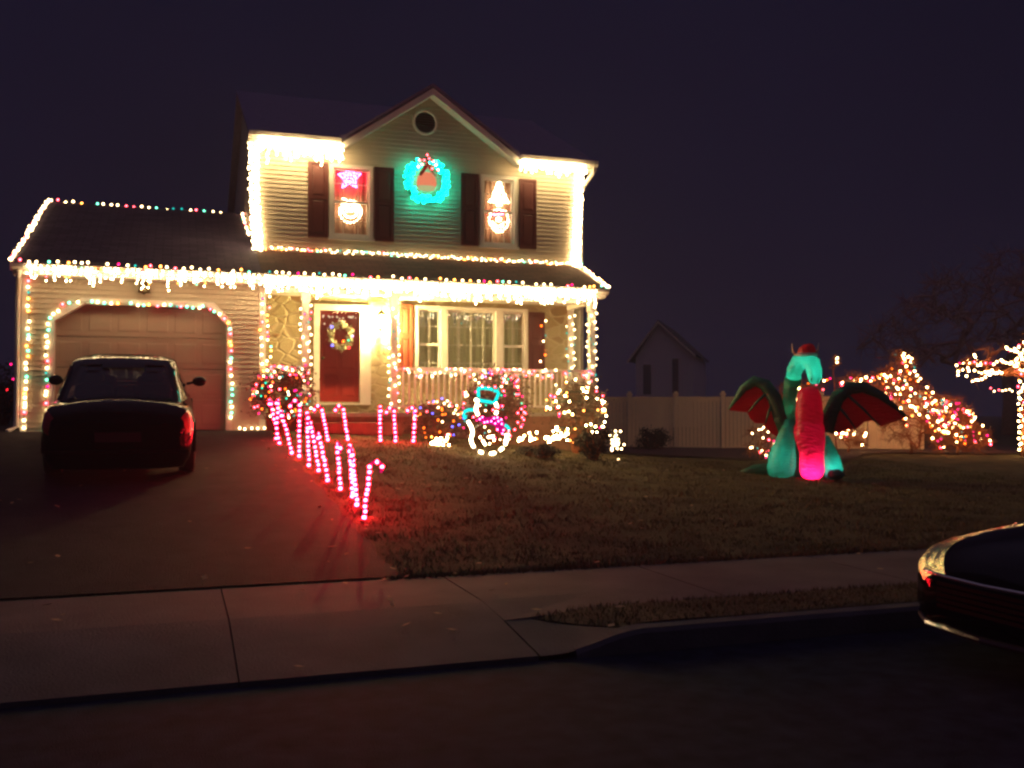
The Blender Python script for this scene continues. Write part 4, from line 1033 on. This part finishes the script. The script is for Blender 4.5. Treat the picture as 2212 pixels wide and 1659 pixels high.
mb = MB(); mb.tube([dl(-.3, -.3, .22), dl(-.6, -.3, .14), dl(-.9, -.25, .11), dl(-1.12, -.2, .08)], [.15, .12, .09, .02], 12); mb.build('tail', DGRN, dg, smooth=True)
for (a, b, z, s_, c_) in ((.09, .22, .15, .04, (260, 200, 180)), (.07, .24, .62, .02, (9, 6, 4)), (.0, .07, 2.02, .026, (62, 110, 104)), (.14, .18, 1.82, .02, (60, 115, 108)), (-.2, -.01, 1.74, .02, (44, 80, 70)), (.06, .2, 1.25, .02, (9, 6, 6)), (-.40, .02, .34, .024, (70, 110, 112)), (.42, .05, .2, .02, (66, 120, 130)), (-.2, -.22, .8, .022, (24, 26, 14)), (-.26, -.06, 1.2, .015, (20, 22, 12))):
    mb = MB(); mb.ico(dl(a, b, z), s_); mb.build('inner_lamp', emit('lamp_%d' % int(a * 100 + z * 1000 + 500), c_), dg)

# ================================================================== FENCE AND NEIGHBOURS
f0 = atd(1262, 940, 28.2); f1 = atd(1990, 940, 26.4)
fd_ = Vector((f1.x - f0.x, f1.y - f0.y, 0)); FL = fd_.length; fd_.normalize(); fn = Vector((fd_.y, -fd_.x, 0))
fc = thing('fence', (f0.x, f0.y, .36), 'white vinyl privacy fence closing the side yard right of the house', 'fence')
n = 7; seg = FL / n
for k in range(n + 1):
    p0 = f0 + fd_ * (seg * k); mb = MB(); a = Vector((p0.x, p0.y, .2)); mb.obox(a, a + Vector((0, 0, 1.80)), .12, .13, fn); b = a + Vector((0, 0, 1.81)); mb.obox(b, b + Vector((0, 0, .05)), .17, .17, fn); mb.obox(b + Vector((0, 0, .051)), b + Vector((0, 0, .11)), .09, .09, fn); mb.build('post', VINYL, fc)
    if k < n:
        q0 = p0 + fd_ * .07; q1 = p0 + fd_ * (seg - .07); mb = MB()
        m_ = 11
        for i in range(m_):
            a = q0 + (q1 - q0) * (i / m_); b = q0 + (q1 - q0) * ((i + 1) / m_) - fd_ * .008
            mb.obox((a.x, a.y, 1.21), (b.x, b.y, 1.21), .022, 1.42)
        for z in (.50, 1.90): mb.obox((q0.x, q0.y, z), (q1.x, q1.y, z), .05, .13)
        mb.build('panel', VINYL, fc)
# neighbour's house beyond the fence
D = 62
nh0 = atd(1374, 860, D); nh1 = atd(1497, 860, D - 1); pk = atd(1424, 696, D); el = atd(1357, 781, D).z; er = atd(1503, 771, D).z
ux = (nh1 - nh0); ux.z = 0; WN = ux.length; ux.normalize(); uy = Vector((-ux.y, ux.x, 0))
if uy.dot(FWD) < 0: uy = -uy
nh = thing('house', (nh0.x, nh0.y, .3), 'dim neighbouring house with a steep gable beyond the fence', 'house')
mid = (pk - nh0).dot(ux)
def nl(a, b, z): return Vector((nh0.x, nh0.y, 0)) + ux * a + uy * b + Vector((0, 0, z))
mb = MB(); wallp = [nl(0, 0, 0), nl(WN, 0, 0), nl(WN, 0, er + .02), nl(mid, 0, pk.z - .1), nl(0, 0, el + .25)]
mb.prism(wallp, uy * 9); mb.build('wall', FACADE, nh)
mb = MB()
for (a, z) in ((-.45, el), (WN + .2, er)):
    mb.prism([nl(a, -.3, z), nl(mid, -.3, pk.z), nl(mid, -.3, pk.z + .12), nl(a, -.3, z + .12)], uy * 9.6)
mb.build('roof', DARKROOF, nh)
mb = MB()
for (a, z) in ((-.5, el), (WN + .2, er)): mb.prism([nl(a, -.34, z - .12), nl(mid, -.34, pk.z - .12), nl(mid, -.34, pk.z + .05), nl(a, -.34, z + .05)], uy * .035)
mb.build('rake_trim', VINYL, nh)
for (xa, xb, ya, yb) in ((1390, 1408, 788, 852), (1455, 1469, 776, 850)):
    a = (atd(xa, 820, D) - nh0).dot(ux); b = (atd(xb, 820, D) - nh0).dot(ux); za = atd(xa, yb, D).z; zb = atd(xa, ya, D).z
    mb = MB()
    mb.prism([nl(a - .1, -.03, za - .1), nl(a, -.03, za), nl(a, -.03, zb), nl(a - .1, -.03, zb + .1)], -uy * .04); mb.prism([nl(b, -.03, za), nl(b + .1, -.03, za - .1), nl(b + .1, -.03, zb + .1), nl(b, -.03, zb)], -uy * .04)
    mb.prism([nl(a, -.03, zb), nl(b, -.03, zb), nl(b + .1, -.03, zb + .1), nl(a - .1, -.03, zb + .1)], -uy * .04)
    w_ = mb.build('window', FACADE, nh)
    MB().quad(nl(a, -.02, za), nl(b, -.02, za), nl(b, -.02, zb), nl(a, -.02, zb)).build('pane', WINDARK, w_)

# ================================================================== LIT BARE TREES
def bare_tree(label, poly, D, base, nodes, bulbs, cols, br, group, blabel=None, depth=.9, m=BARK, trunk_r=.05, twigs=5, tl=.22, name='bare_tree', limbs=(), fill=None, nfill=0):
    b = atd(base[0], base[1], D); b.z = gz(b.x, b.y) - .03
    root = thing(name, b, label, 'tree', group)
    xs = [p[0] for p in poly]; ys = [p[1] for p in poly]; pts = []
    while len(pts) < nodes:
        px, py = rnd(min(xs), max(xs)), rnd(min(ys), max(ys))
        if inside((px, py), poly): pts.append(atd(px, py, D + random.gauss(0, depth)))
    lit = {tuple(p) for p in pts}
    if fill:
        fx = [p[0] for p in fill]; fy = [p[1] for p in fill]; k = 0
        while k < nfill:
            px, py = rnd(min(fx), max(fx)), rnd(min(fy), max(fy))
            if inside((px, py), fill): pts.append(atd(px, py, D + random.gauss(0, depth))); k += 1
    pts = [p for p in pts if p.z > gz(p.x, p.y) + .05]
    fork = b + Vector((0, 0, max(.2, (max(p.z for p in pts) - b.z) * (.12 if fill else .3))))
    pts.sort(key=lambda p: (p - fork).length)
    tree = [(b, None), (fork, 0)]; kids = {0: 1}
    for p in pts:
        bi = min(range(1, len(tree)), key=lambda i: (tree[i][0] - p).length + .12 * kids.get(i, 0)); tree.append((p, bi)); kids[bi] = kids.get(bi, 0) + 1
    load = [1] * len(tree)
    for i in range(len(tree) - 1, 0, -1): load[tree[i][1]] += load[i]
    rad = lambda i: max(.004, trunk_r * (load[i] / load[0]) ** .45)
    mb = MB(); mb.tube([b, (b + fork) / 2 + Vector((rnd(-.05, .05), rnd(-.05, .05), 0)), fork], [trunk_r * 1.25, trunk_r, rad(1)], 8); mb.build('trunk', m, root, smooth=True)
    mb = MB()
    for i in range(2, len(tree)):
        p, pi = tree[i]; a = tree[pi][0]; L = (p - a).length; md = (a + p) / 2 + Vector((rnd(-1, 1), rnd(-1, 1), rnd(-.3, 1))) * L * .12
        mb.tube([a, md, p], [rad(i) * 1.1, rad(i), rad(i) * .7], 4, cap=False)
        for _ in range(twigs):
            d = Vector((rnd(-1, 1), rnd(-1, 1), rnd(-.7, 1))).normalized() * tl * rnd(.5, 1.3); s0 = a + (p - a) * rnd(.3, 1); mb.tube([s0, s0 + d * .5 + Vector((rnd(-.03, .03),) * 3), s0 + d], [.006, .0045, .003] if tl < .4 else [.015, .011, .008], 3, cap=False)
    for q in limbs: mb.tube(q, [.012 + .03 * k / (len(q) - 1) for k in range(len(q))], 6)
    mb.build('crown', m, root)
    if bulbs:
        bl = []
        for _ in range(bulbs):
            while True:
                i = random.randrange(2, len(tree)); p, pi = tree[i]; a = tree[pi][0]
                if tuple(p) in lit and tuple(a) in lit: break
            bl.append((a + (p - a) * random.random() + Vector((rnd(-.04, .04), rnd(-.08, -.02), rnd(-.04, .04))), pick(*cols)))
        bl.sort(key=lambda q: q[0].x); light_string(blabel, bl, br, paths=[], group='strings of lights on shrubs and trees')
    return tree
TG = 'bare trees decorated with lights'
TC = (('tree', 5), ('shrub', 1.2), ('amberw', 1.3), ('cyan', 1.8), ('pink', 1.7), ('amber', 1.8))
def zt(*pts): return [((1750 + .3662 * x) * .8641, (800 + .3662 * y) * .8641) for x, y in pts]
bare_tree('pointed bare tree thick with lights right of the dragon', zt((900, 385), (1150, 372), (1270, 335), (1320, 240), (1440, 235), (1480, 365), (1600, 500), (1680, 560), (1640, 700), (1540, 720), (1420, 640), (1400, 810), (1370, 640), (1300, 640), (1170, 570), (1050, 500), (920, 450)), 24.5, zt((1440, 930))[0], 290, 235, TC, .026, TG, 'mixed lights on the pointed tree right of the dragon', twigs=12, trunk_r=.035, fill=zt((1180, 540), (1310, 620), (1540, 640), (1570, 760), (1540, 900), (1300, 910), (1180, 800)), nfill=34)
bare_tree('low drooping bare tree with lights near the right edge', zt((1500, 520), (1690, 540), (1760, 535), (1850, 560), (1900, 700), (2015, 815), (1960, 850), (1740, 860), (1670, 830), (1660, 980), (1580, 970), (1570, 720)), 24.2, zt((1760, 985))[0], 220, 150, TC, .026, TG, 'mixed lights on the low drooping tree', twigs=12, trunk_r=.03, fill=zt((1600, 800), (1960, 830), (1900, 930), (1650, 970)), nfill=22)
bare_tree('bare shrub with sparse lights behind the dragon head', zt((545, 420), (610, 415), (780, 385), (880, 395), (870, 590), (780, 600), (700, 700), (600, 570), (540, 560)), 25.5, zt((720, 900))[0], 100, 34, (('tree', 4), ('amber', 3), ('pink', 2), ('redw', 1), ('cyan', 1)), .026, TG, 'sparse mixed lights behind the dragon head', twigs=8)
bare_tree('bare shrub with clusters of lights under the right dragon wing', zt((900, 760), (1000, 755), (1130, 755), (1145, 885), (1060, 860), (960, 840)), 24.5, zt((1020, 960))[0], 60, 17, (('tree', 4), ('cyan', 1), ('pink', 1.5)), .026, TG, 'clustered lights under the right dragon wing', depth=.3, trunk_r=.025)
bare_tree('small bare shrub with a few lights left of the dragon', [(1612, 925), (1660, 915), (1680, 950), (1660, 985), (1615, 990)], 21, (1648, 1000), 50, 26, (('warm', 4), ('cyan', 1.4), ('redw', 1.5), ('pink', 1)), .02, TG, 'few mixed lights on the small shrub left of the dragon', depth=.3, trunk_r=.025, tl=.16)
bare_tree('slim bare sapling with four lights above the dragon wing', [(1796, 768), (1815, 762), (1812, 790), (1800, 815), (1806, 880)], 26, (1808, 985), 22, 5, (('warm', 1),), .022, TG, 'four lights on the slim sapling', depth=.1, trunk_r=.02, tl=.12)
# the right-edge tree with a wrapped trunk
BR = [zt(*q) for q in (((1745, 310), (1790, 292), (1830, 275), (1875, 300), (1915, 302), (1985, 300), (2040, 280), (2120, 300), (2215, 330)), ((1755, 372), (1755, 345), (1790, 330)), ((1820, 375), (1828, 320), (1832, 280)), ((1865, 240), (1880, 270), (1905, 300)), ((1870, 345), (1930, 355), (1990, 340)),
    ((1850, 415), (1890, 415), (1920, 408), (1955, 370), (2020, 360), (2090, 352), (2160, 335), (2225, 390)), ((2085, 190), (2110, 212), (2145, 205), (2190, 250), (2150, 272), (2105, 290), (2190, 330), (2230, 380)), ((2150, 300), (2200, 270), (2260, 250), (2330, 200)), ((2220, 360), (2290, 300), (2380, 290)))]
def limb(q): return [atd(x, y, 23 + .35 * math.sin(x * .05 + y * .03)) for x, y in q]
LB = [limb(q) for q in BR]
bare_tree('bare tree with a light wrapped trunk at the right edge', [(2066, 780), (2110, 755), (2180, 745), (2240, 700), (2330, 690), (2340, 800), (2230, 815), (2170, 812), (2100, 832), (2085, 815), (2130, 800), (2070, 800)], 23, (2216, 1004), 90, 0, (), .022, TG, depth=.4, trunk_r=.09, limbs=LB)
bl = []
for q in LB: bl += [(p + Vector((0, -.03, 0)), pick(('tree', 12), ('pink', .3), ('shrub', .4))) for p in poly_pts(q, .1, .03)]
light_string('warm lights along the branches of the right-edge tree', bl, .022, paths=LB, group='strings of lights on shrubs and trees')
tb = atd(2216, 1004, 23); bl = []
for k in range(90):
    t = k / 89; z = gz(tb.x, tb.y) + .1 + 2.6 * t; bl.append(((tb.x + .14 * math.cos(k * 1.35), tb.y + .14 * math.sin(k * 1.35), z), pick(('tree', 8), ('shrub', 1), ('amberw', 1))))
light_string('warm lights wound around the trunk at the right edge', bl, .023, group='strings of lights on shrubs and trees')
p = [atd(2140 + 8 * k + rnd(-2, 2), 838 + 6 * (k > 0) + rnd(-3, 3), 25) for k in range(7)]
light_string('short red and white string hanging left of the right-edge trunk', [(q, pick(('redw', 2), ('warm', 1))) for q in p], .02, group='strings of lights on shrubs and trees')
# large dark trees beyond
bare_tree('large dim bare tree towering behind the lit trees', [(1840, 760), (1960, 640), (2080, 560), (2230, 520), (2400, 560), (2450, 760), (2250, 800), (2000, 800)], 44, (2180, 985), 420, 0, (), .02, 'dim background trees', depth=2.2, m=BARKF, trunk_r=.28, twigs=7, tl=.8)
# far left: dark hedge with a few bulbs
q = atd(8, 870, 24)
bush('dark hedge with a few coloured lights left of the garage', (q.x, q.y, gz(q.x, q.y) + .7), (1.0, .8, .8), 3600, LEAFD, .09, bulbs=(9, (('pink', 2), ('cyan', 1), ('warm', 1), ('red', 1))), br=.024, group='dark hedges', blabel='few coloured lights on the hedge left of the garage', name='hedge')

# ================================================================== CARS
def interp(tab, y):
    for a, b in zip(tab, tab[1:]):
        if y <= b[0]:
            t = (y - a[0]) / (b[0] - a[0]); t = max(0, t); return [a[k] + (b[k] - a[k]) * t for k in range(1, len(a))]
    return list(tab[-1][1:])
def car(label, loc, rot, tilt=0, group='black cars'):
    """y forward, x right; built in local coordinates"""
    root = thing('parked_car', loc, label, 'car', group, rot); root.rotation_euler = (tilt, 0, rot)
    #        y      half-width  bottom  belt  top(centre)
    ST = [(-2.24, .68, .22, .74, .84), (-2.20, .79, .18, .88, .96), (-2.08, .85, .16, .94, 1.01), (-1.8, .875, .18, .94, 1.02), (-1.2, .885, .20, .92, 1.0), (0, .89, .19, .89, .97), (.9, .885, .20, .86, .96), (1.4, .875, .20, .81, .92), (1.8, .855, .21, .75, .86), (2.05, .80, .21, .69, .79), (2.2, .68, .22, .62, .70), (2.28, .50, .26, .53, .58)]
    prof = [(0, 0), (.55, 0), (.88, .02), (.97, .18), (1.0, .45), (1.0, .70), (.97, .88), (.90, .97), (.80, 1.0)]
    def sect(y):
        w, b, t, c = interp(ST, y); pts = [(w * px, y, b + (t - b) * pz) for px, pz in prof]
        pts += [(w * k, y, t + (c - t) * (1 - (k / .8) ** 2)) for k in (.6, .4, .2, 0)]
        return pts
    ys = sorted({a[0] for a in ST} | {-2.22, -2.15, -1.95, -1.5, -.6, .45, 1.15, 1.6, 1.93, 2.13, 2.24})
    ys2 = []
    for a, b in zip(ys, ys[1:]): ys2 += [a, (a + b) / 2]
    ys2.append(ys[-1])
    # smooth the stations once
    def smooth_sect(y):
        h = .05; return [tuple((Vector(a) * .5 + Vector(b) * .25 + Vector(c) * .25)) for a, b, c in zip(sect(y), sect(max(-2.24, y - h)), sect(min(2.28, y + h)))]
    rings = []
    for y in ys2:
        s_ = smooth_sect(y); rings.append(s_ + [(-x, yy, z) for x, yy, z in s_[-2:0:-1]])
    mb = MB(); mb.loft(rings); mb.build('body', BLACKP, root, smooth=True, local=True)
    def surf(y, x=None, v=None, out=.006):
        s_ = smooth_sect(y); k = min(len(s_) - 1.001, max(0, v)); i = int(k); p = Vector(s_[i]).lerp(Vector(s_[i + 1]), k - i); c = Vector((0, y * .8, .5)); return p + (p - c).normalized() * out
    def patch(name, y0, y1, v0, v1, m, side, out=.008, nu=6, nv=6):
        mb = MB(); g = []
        for i in range(nu + 1):
            for j in range(nv + 1):
                p = surf(y0 + (y1 - y0) * i / nu, v=v0 + (v1 - v0) * j / nv, out=out); mb.v.append(Vector((p.x * side, p.y, p.z)))
        for i in range(nu):
            for j in range(nv): a = i * (nv + 1) + j; mb.f.append([a, a + 1, a + nv + 2, a + nv + 1]); mb.m.append(0)
        return mb.build(name, m, root, smooth=True, local=True)
    TL = mat('tail_light', (.55, .012, .012), .12, coat=1, bump=.4, bscale=50); HL = mat('headlight_reflector', (.95, .82, .45), .2, metal=1, bump=.8, bscale=14)
    for sd in (-1, 1):
        patch('tail_light', -2.205, -2.06, 4.7, 6.6, TL, sd)
        h_ = patch('headlight', 1.88, 2.274, 5.9, 8.8, HL, sd, .006, 10, 6)
        patch('headlight_cover', 1.86, 2.235, 5.3, 7.7, mat('lamp_clear', (.05, .05, .05), .03, spec=1), sd, .002) if False else None
        patch('bumper_trim', 1.98, 2.24, 2.35, 2.9, CHROME if False else mat('gloss_black_trim', (.05, .045, .04), .12, coat=1), sd, .014)
        patch('fog_lamp', 2.05, 2.16, 3.2, 3.9, BLACKPL, sd, .006)
    # greenhouse
    GHt = [(.93, -1.72, 1.05, .80), (1.05, -1.52, .82, .765), (1.2, -1.25, .48, .70), (1.32, -1.02, .18, .675), (1.40, -.80, -.06, .64), (1.44, -.5, -.25, .50)]
    def loop(z, y0, y1, w, n=40):
        out = []; cy = (y0 + y1) / 2; L = (y1 - y0) / 2
        for k in range(n):
            t = 2 * math.pi * k / n; c, s_ = math.cos(t), math.sin(t); e = .42
            out.append((w * math.copysign(abs(s_) ** e, s_), cy + L * math.copysign(abs(c) ** e, c), z + (.02 if z > 1.3 else 0) * (1 - abs(s_))))
        return out
    def gh(z): return interp(GHt, z)
    NL = 120; zl = [.93, .955, .98] + [.98 + .365 * k / 10 for k in range(1, 11)] + [1.36, 1.385, 1.41, 1.44]
    mb = MB(); lp_ = [loop(z, *gh(z), n=NL) for z in zl]
    for l_ in lp_: mb.v += [Vector(p) for p in l_]
    def is_glass(c):
        if not .98 < c.z < 1.345: return False
        y0, y1, w = gh(c.z); u = (c.y - y0) / (y1 - y0)
        if abs(c.x) < w * .80 and (u < .12 or u > .88): return True
        return abs(c.x) > w * .85 and (.24 < u < .52 or .55 < u < .82)
    for i in range(len(zl) - 1):
        for j in range(NL):
            q = [i * NL + j, i * NL + (j + 1) % NL, (i + 1) * NL + (j + 1) % NL, (i + 1) * NL + j]
            if not is_glass(sum((mb.v[k] for k in q), Vector()) / 4): mb.f.append(q); mb.m.append(0)
    mb.f.append([(len(zl) - 1) * NL + j for j in range(NL)]); mb.m.append(0)
    mb.build('cabin', BLACKP, root, smooth=True, local=True)
    for sx in (-.36, .36):
        for sy, zt_ in ((.0, 1.16), (-.95, 1.12)):
            mb = MB(); mb.loft([[(sx + w_ * math.copysign(abs(math.cos(t)) ** .5, math.cos(t)), sy + .07 * math.sin(t) - (z - .9) * .25, z) for t in [2 * math.pi * k / 16 for k in range(16)]] for w_, z in ((.22, .85), (.24, 1.0), (.22, zt_ - .03), (.15, zt_))])
            mb.loft([[(sx + w_ * math.copysign(abs(math.cos(t)) ** .5, math.cos(t)), sy - .09 + .05 * math.sin(t), z) for t in [2 * math.pi * k / 16 for k in range(16)]] for w_, z in ((.09, zt_ + .02), (.13, zt_ + .05), (.13, zt_ + .13), (.08, zt_ + .17))])
            mb.build('seat', INTER, root, smooth=True, local=True)
    def glassq(name, fn, u0, u1, z0, z1, nu=8, nv=5):
        mb = MB()
        for i in range(nu + 1):
            for j in range(nv + 1): mb.v.append(Vector(fn(u0 + (u1 - u0) * i / nu, z0 + (z1 - z0) * j / nv)))
        for i in range(nu):
            for j in range(nv): a = i * (nv + 1) + j; mb.f.append([a, a + 1, a + nv + 2, a + nv + 1]); mb.m.append(0)
        return mb.build(name, CARGL, root, smooth=True, local=True)
    rear = lambda u, z: (u * gh(z)[2] * .80, gh(z)[0] - .012 + .06 * u * u * 1.0, z)
    glassq('rear_window', rear, -1, 1, .98, 1.345)
    wind = lambda u, z: (u * gh(z)[2] * .84, gh(z)[1] + .012 - .06 * u * u, z)
    glassq('windscreen', wind, -1, 1, .99, 1.345)
    for sd in (-1, 1):
        for (a, b) in ((.24, .52), (.55, .82)):
            fn = lambda u, z: (sd * (gh(z)[2] + .006 - .03 * abs(2 * u - 1) ** 6), gh(z)[0] + (gh(z)[1] - gh(z)[0]) * u, z)
            glassq('side_window', fn, a, b, .97, 1.33)
        mb = MB(); mb.tube([(sd * .80, .62, .98), (sd * .90, .62, 1.0)], [.025, .02], 6); mb.ell((sd * .985, .60, 1.02), .105, .07, .075, 14, 10); mb.build('mirror', BLACKP, root, smooth=True, local=True)
        for wy in (-1.38, 1.38):
            mb = MB(); x = sd * .80
            mb.loft([[(x + sd * o, wy + r_ * math.cos(t), .315 + r_ * math.sin(t)) for t in [2 * math.pi * k / 28 for k in range(28)]] for o, r_ in ((-.1, .30), (-.02, .315), (.075, .315), (.092, .29), (.094, .215))]); wh = mb.build('wheel', TYRE, root, smooth=False, local=True)
            mb = MB(); mb.loft([[(x + sd * o, wy + r_ * math.cos(t), .315 + r_ * math.sin(t)) for t in [2 * math.pi * k / 28 for k in range(28)]] for o, r_ in ((.094, .214), (.096, .20), (.075, .18))], cap=False)
            for k in range(7):
                t = 2 * math.pi * k / 7; mb.obox((x + sd * .088, wy, .315), (x + sd * .088, wy + .2 * math.cos(t), .315 + .2 * math.sin(t)), .04, .014, Vector((1, 0, 0)))
            mb.build('rim', ALLOY, wh, local=True)
            mb = MB(); mb.tube([(sd * .882, wy + .355 * math.cos(t), .315 + .355 * math.sin(t)) for t in [math.pi * k / 16 for k in range(17)]], .022, 6); mb.build('wheel_arch', BLACKPL, root, local=True)
    MB().box(-.26, .26, -2.268, -2.255, .52, .64).build('number_plate', PLATE, root, local=True)
    mb = MB()
    for k in range(5): mb.box(-.40, .40, 2.282, 2.287, .36 + k * .035, .382 + k * .035)
    mb.build('radiator_grille', BLACKPL, root, local=True)
    MB().tube([(-.72, 2.12, .245), (-.5, 2.27, .24), (0, 2.33, .24), (.5, 2.27, .24), (.72, 2.12, .245)], .022, 8).build('chin_spoiler', mat('gloss_black_trim', (.05, .045, .04), .12, coat=1), root, local=True)
    MB().tube([(.53, 2.262, .575), (.46, 2.285, .567), (.3, 2.30, .56), (0, 2.305, .555), (-.3, 2.30, .56), (-.46, 2.285, .567), (-.53, 2.262, .575)], .014, 8).build('grille_bar', CHROME, root, smooth=True, local=True)
    MB().box(-.8, .8, -2.262, -2.24, .38, .42).build('rear_bumper_trim', BLACKPL, root, local=True)
    return root
cy = -2.95; slope = math.atan((gz(1.8, -1.3) - gz(1.8, -4.5)) / 3.2)
car('dark sedan parked on the driveway facing the garage door', (1.74, cy, gz(1.8, cy) + .02), 0, slope)
car('glossy black car parked at the kerb, only its nose in view', (9.22, -13.32, 0.0), R(90), 0)

# ================================================================== WORLD, RENDER
wd_ = bpy.data.worlds.new("World"); scene.world = wd_; wd_.use_nodes = True
nt = wd_.node_tree; bg = nt.nodes['Background']
tc = nt.nodes.new('ShaderNodeTexCoord'); sp = nt.nodes.new('ShaderNodeSeparateXYZ'); nt.links.new(tc.outputs['Generated'], sp.inputs[0])
cr = nt.nodes.new('ShaderNodeValToRGB'); nt.links.new(sp.outputs['Z'], cr.inputs[0])
e = cr.color_ramp.elements; e[0].position = 0; e[0].color = (.0095, .0070, .0170, 1); e[1].position = 1; e[1].color = (.072, .056, .105, 1)
x = e.new(.2); x.color = (.0066, .0056, .0162, 1); x = e.new(.42); x.color = (.0064, .0056, .0168, 1); x = e.new(.62); x.color = (.052, .040, .078, 1)
nz = nt.nodes.new('ShaderNodeTexNoise'); nz.inputs['Scale'].default_value = 2.2; nz.inputs['Detail'].default_value = 5; nt.links.new(tc.outputs['Generated'], nz.inputs['Vector'])
mr = nt.nodes.new('ShaderNodeMapRange'); mr.inputs[1].default_value = .3; mr.inputs[2].default_value = .7; mr.inputs[3].default_value = .84; mr.inputs[4].default_value = 1.16; nt.links.new(nz.outputs['Fac'], mr.inputs[0])
vm = nt.nodes.new('ShaderNodeVectorMath'); vm.operation = 'SCALE'; nt.links.new(cr.outputs[0], vm.inputs[0]); nt.links.new(mr.outputs[0], vm.inputs['Scale'])
nt.links.new(vm.outputs[0], bg.inputs[0]); bg.inputs[1].default_value = 1.0

vs = scene.view_settings; vs.view_transform = 'Standard'; vs.look = 'None'; vs.exposure = 0; vs.gamma = 1
scene.render.engine = 'CYCLES'; cy_ = scene.cycles
cy_.max_bounces = 4; cy_.diffuse_bounces = 2; cy_.glossy_bounces = 3; cy_.transparent_max_bounces = 8; cy_.transmission_bounces = 3
cy_.sample_clamp_indirect = 4; cy_.use_light_tree = True; cy_.use_denoising = True
cy_.pixel_filter_type = 'BLACKMAN_HARRIS'; cy_.filter_width = 2.6
cy_.caustics_reflective = False; cy_.caustics_refractive = False

# thin scattering volume, added to imitate lens bloom and lifted blacks
hz = bpy.data.materials.new('bloom_volume_mat'); hz.use_nodes = True; hn = hz.node_tree; hn.nodes.remove(hn.nodes['Principled BSDF'])
pv = hn.nodes.new('ShaderNodeVolumePrincipled'); pv.inputs['Color'].default_value = (.78, .8, .95, 1); pv.inputs['Density'].default_value = .0024
hn.links.new(pv.outputs[0], hn.nodes['Material Output'].inputs['Volume'])
tag(MB().box(-100, 140, -70, 120, -1.5, 12.5).build('bloom_volume', hz), 'thin volume added to imitate lens glow around the lights', 'bloom_volume', kind='stuff')
cy_.volume_bounces = 0
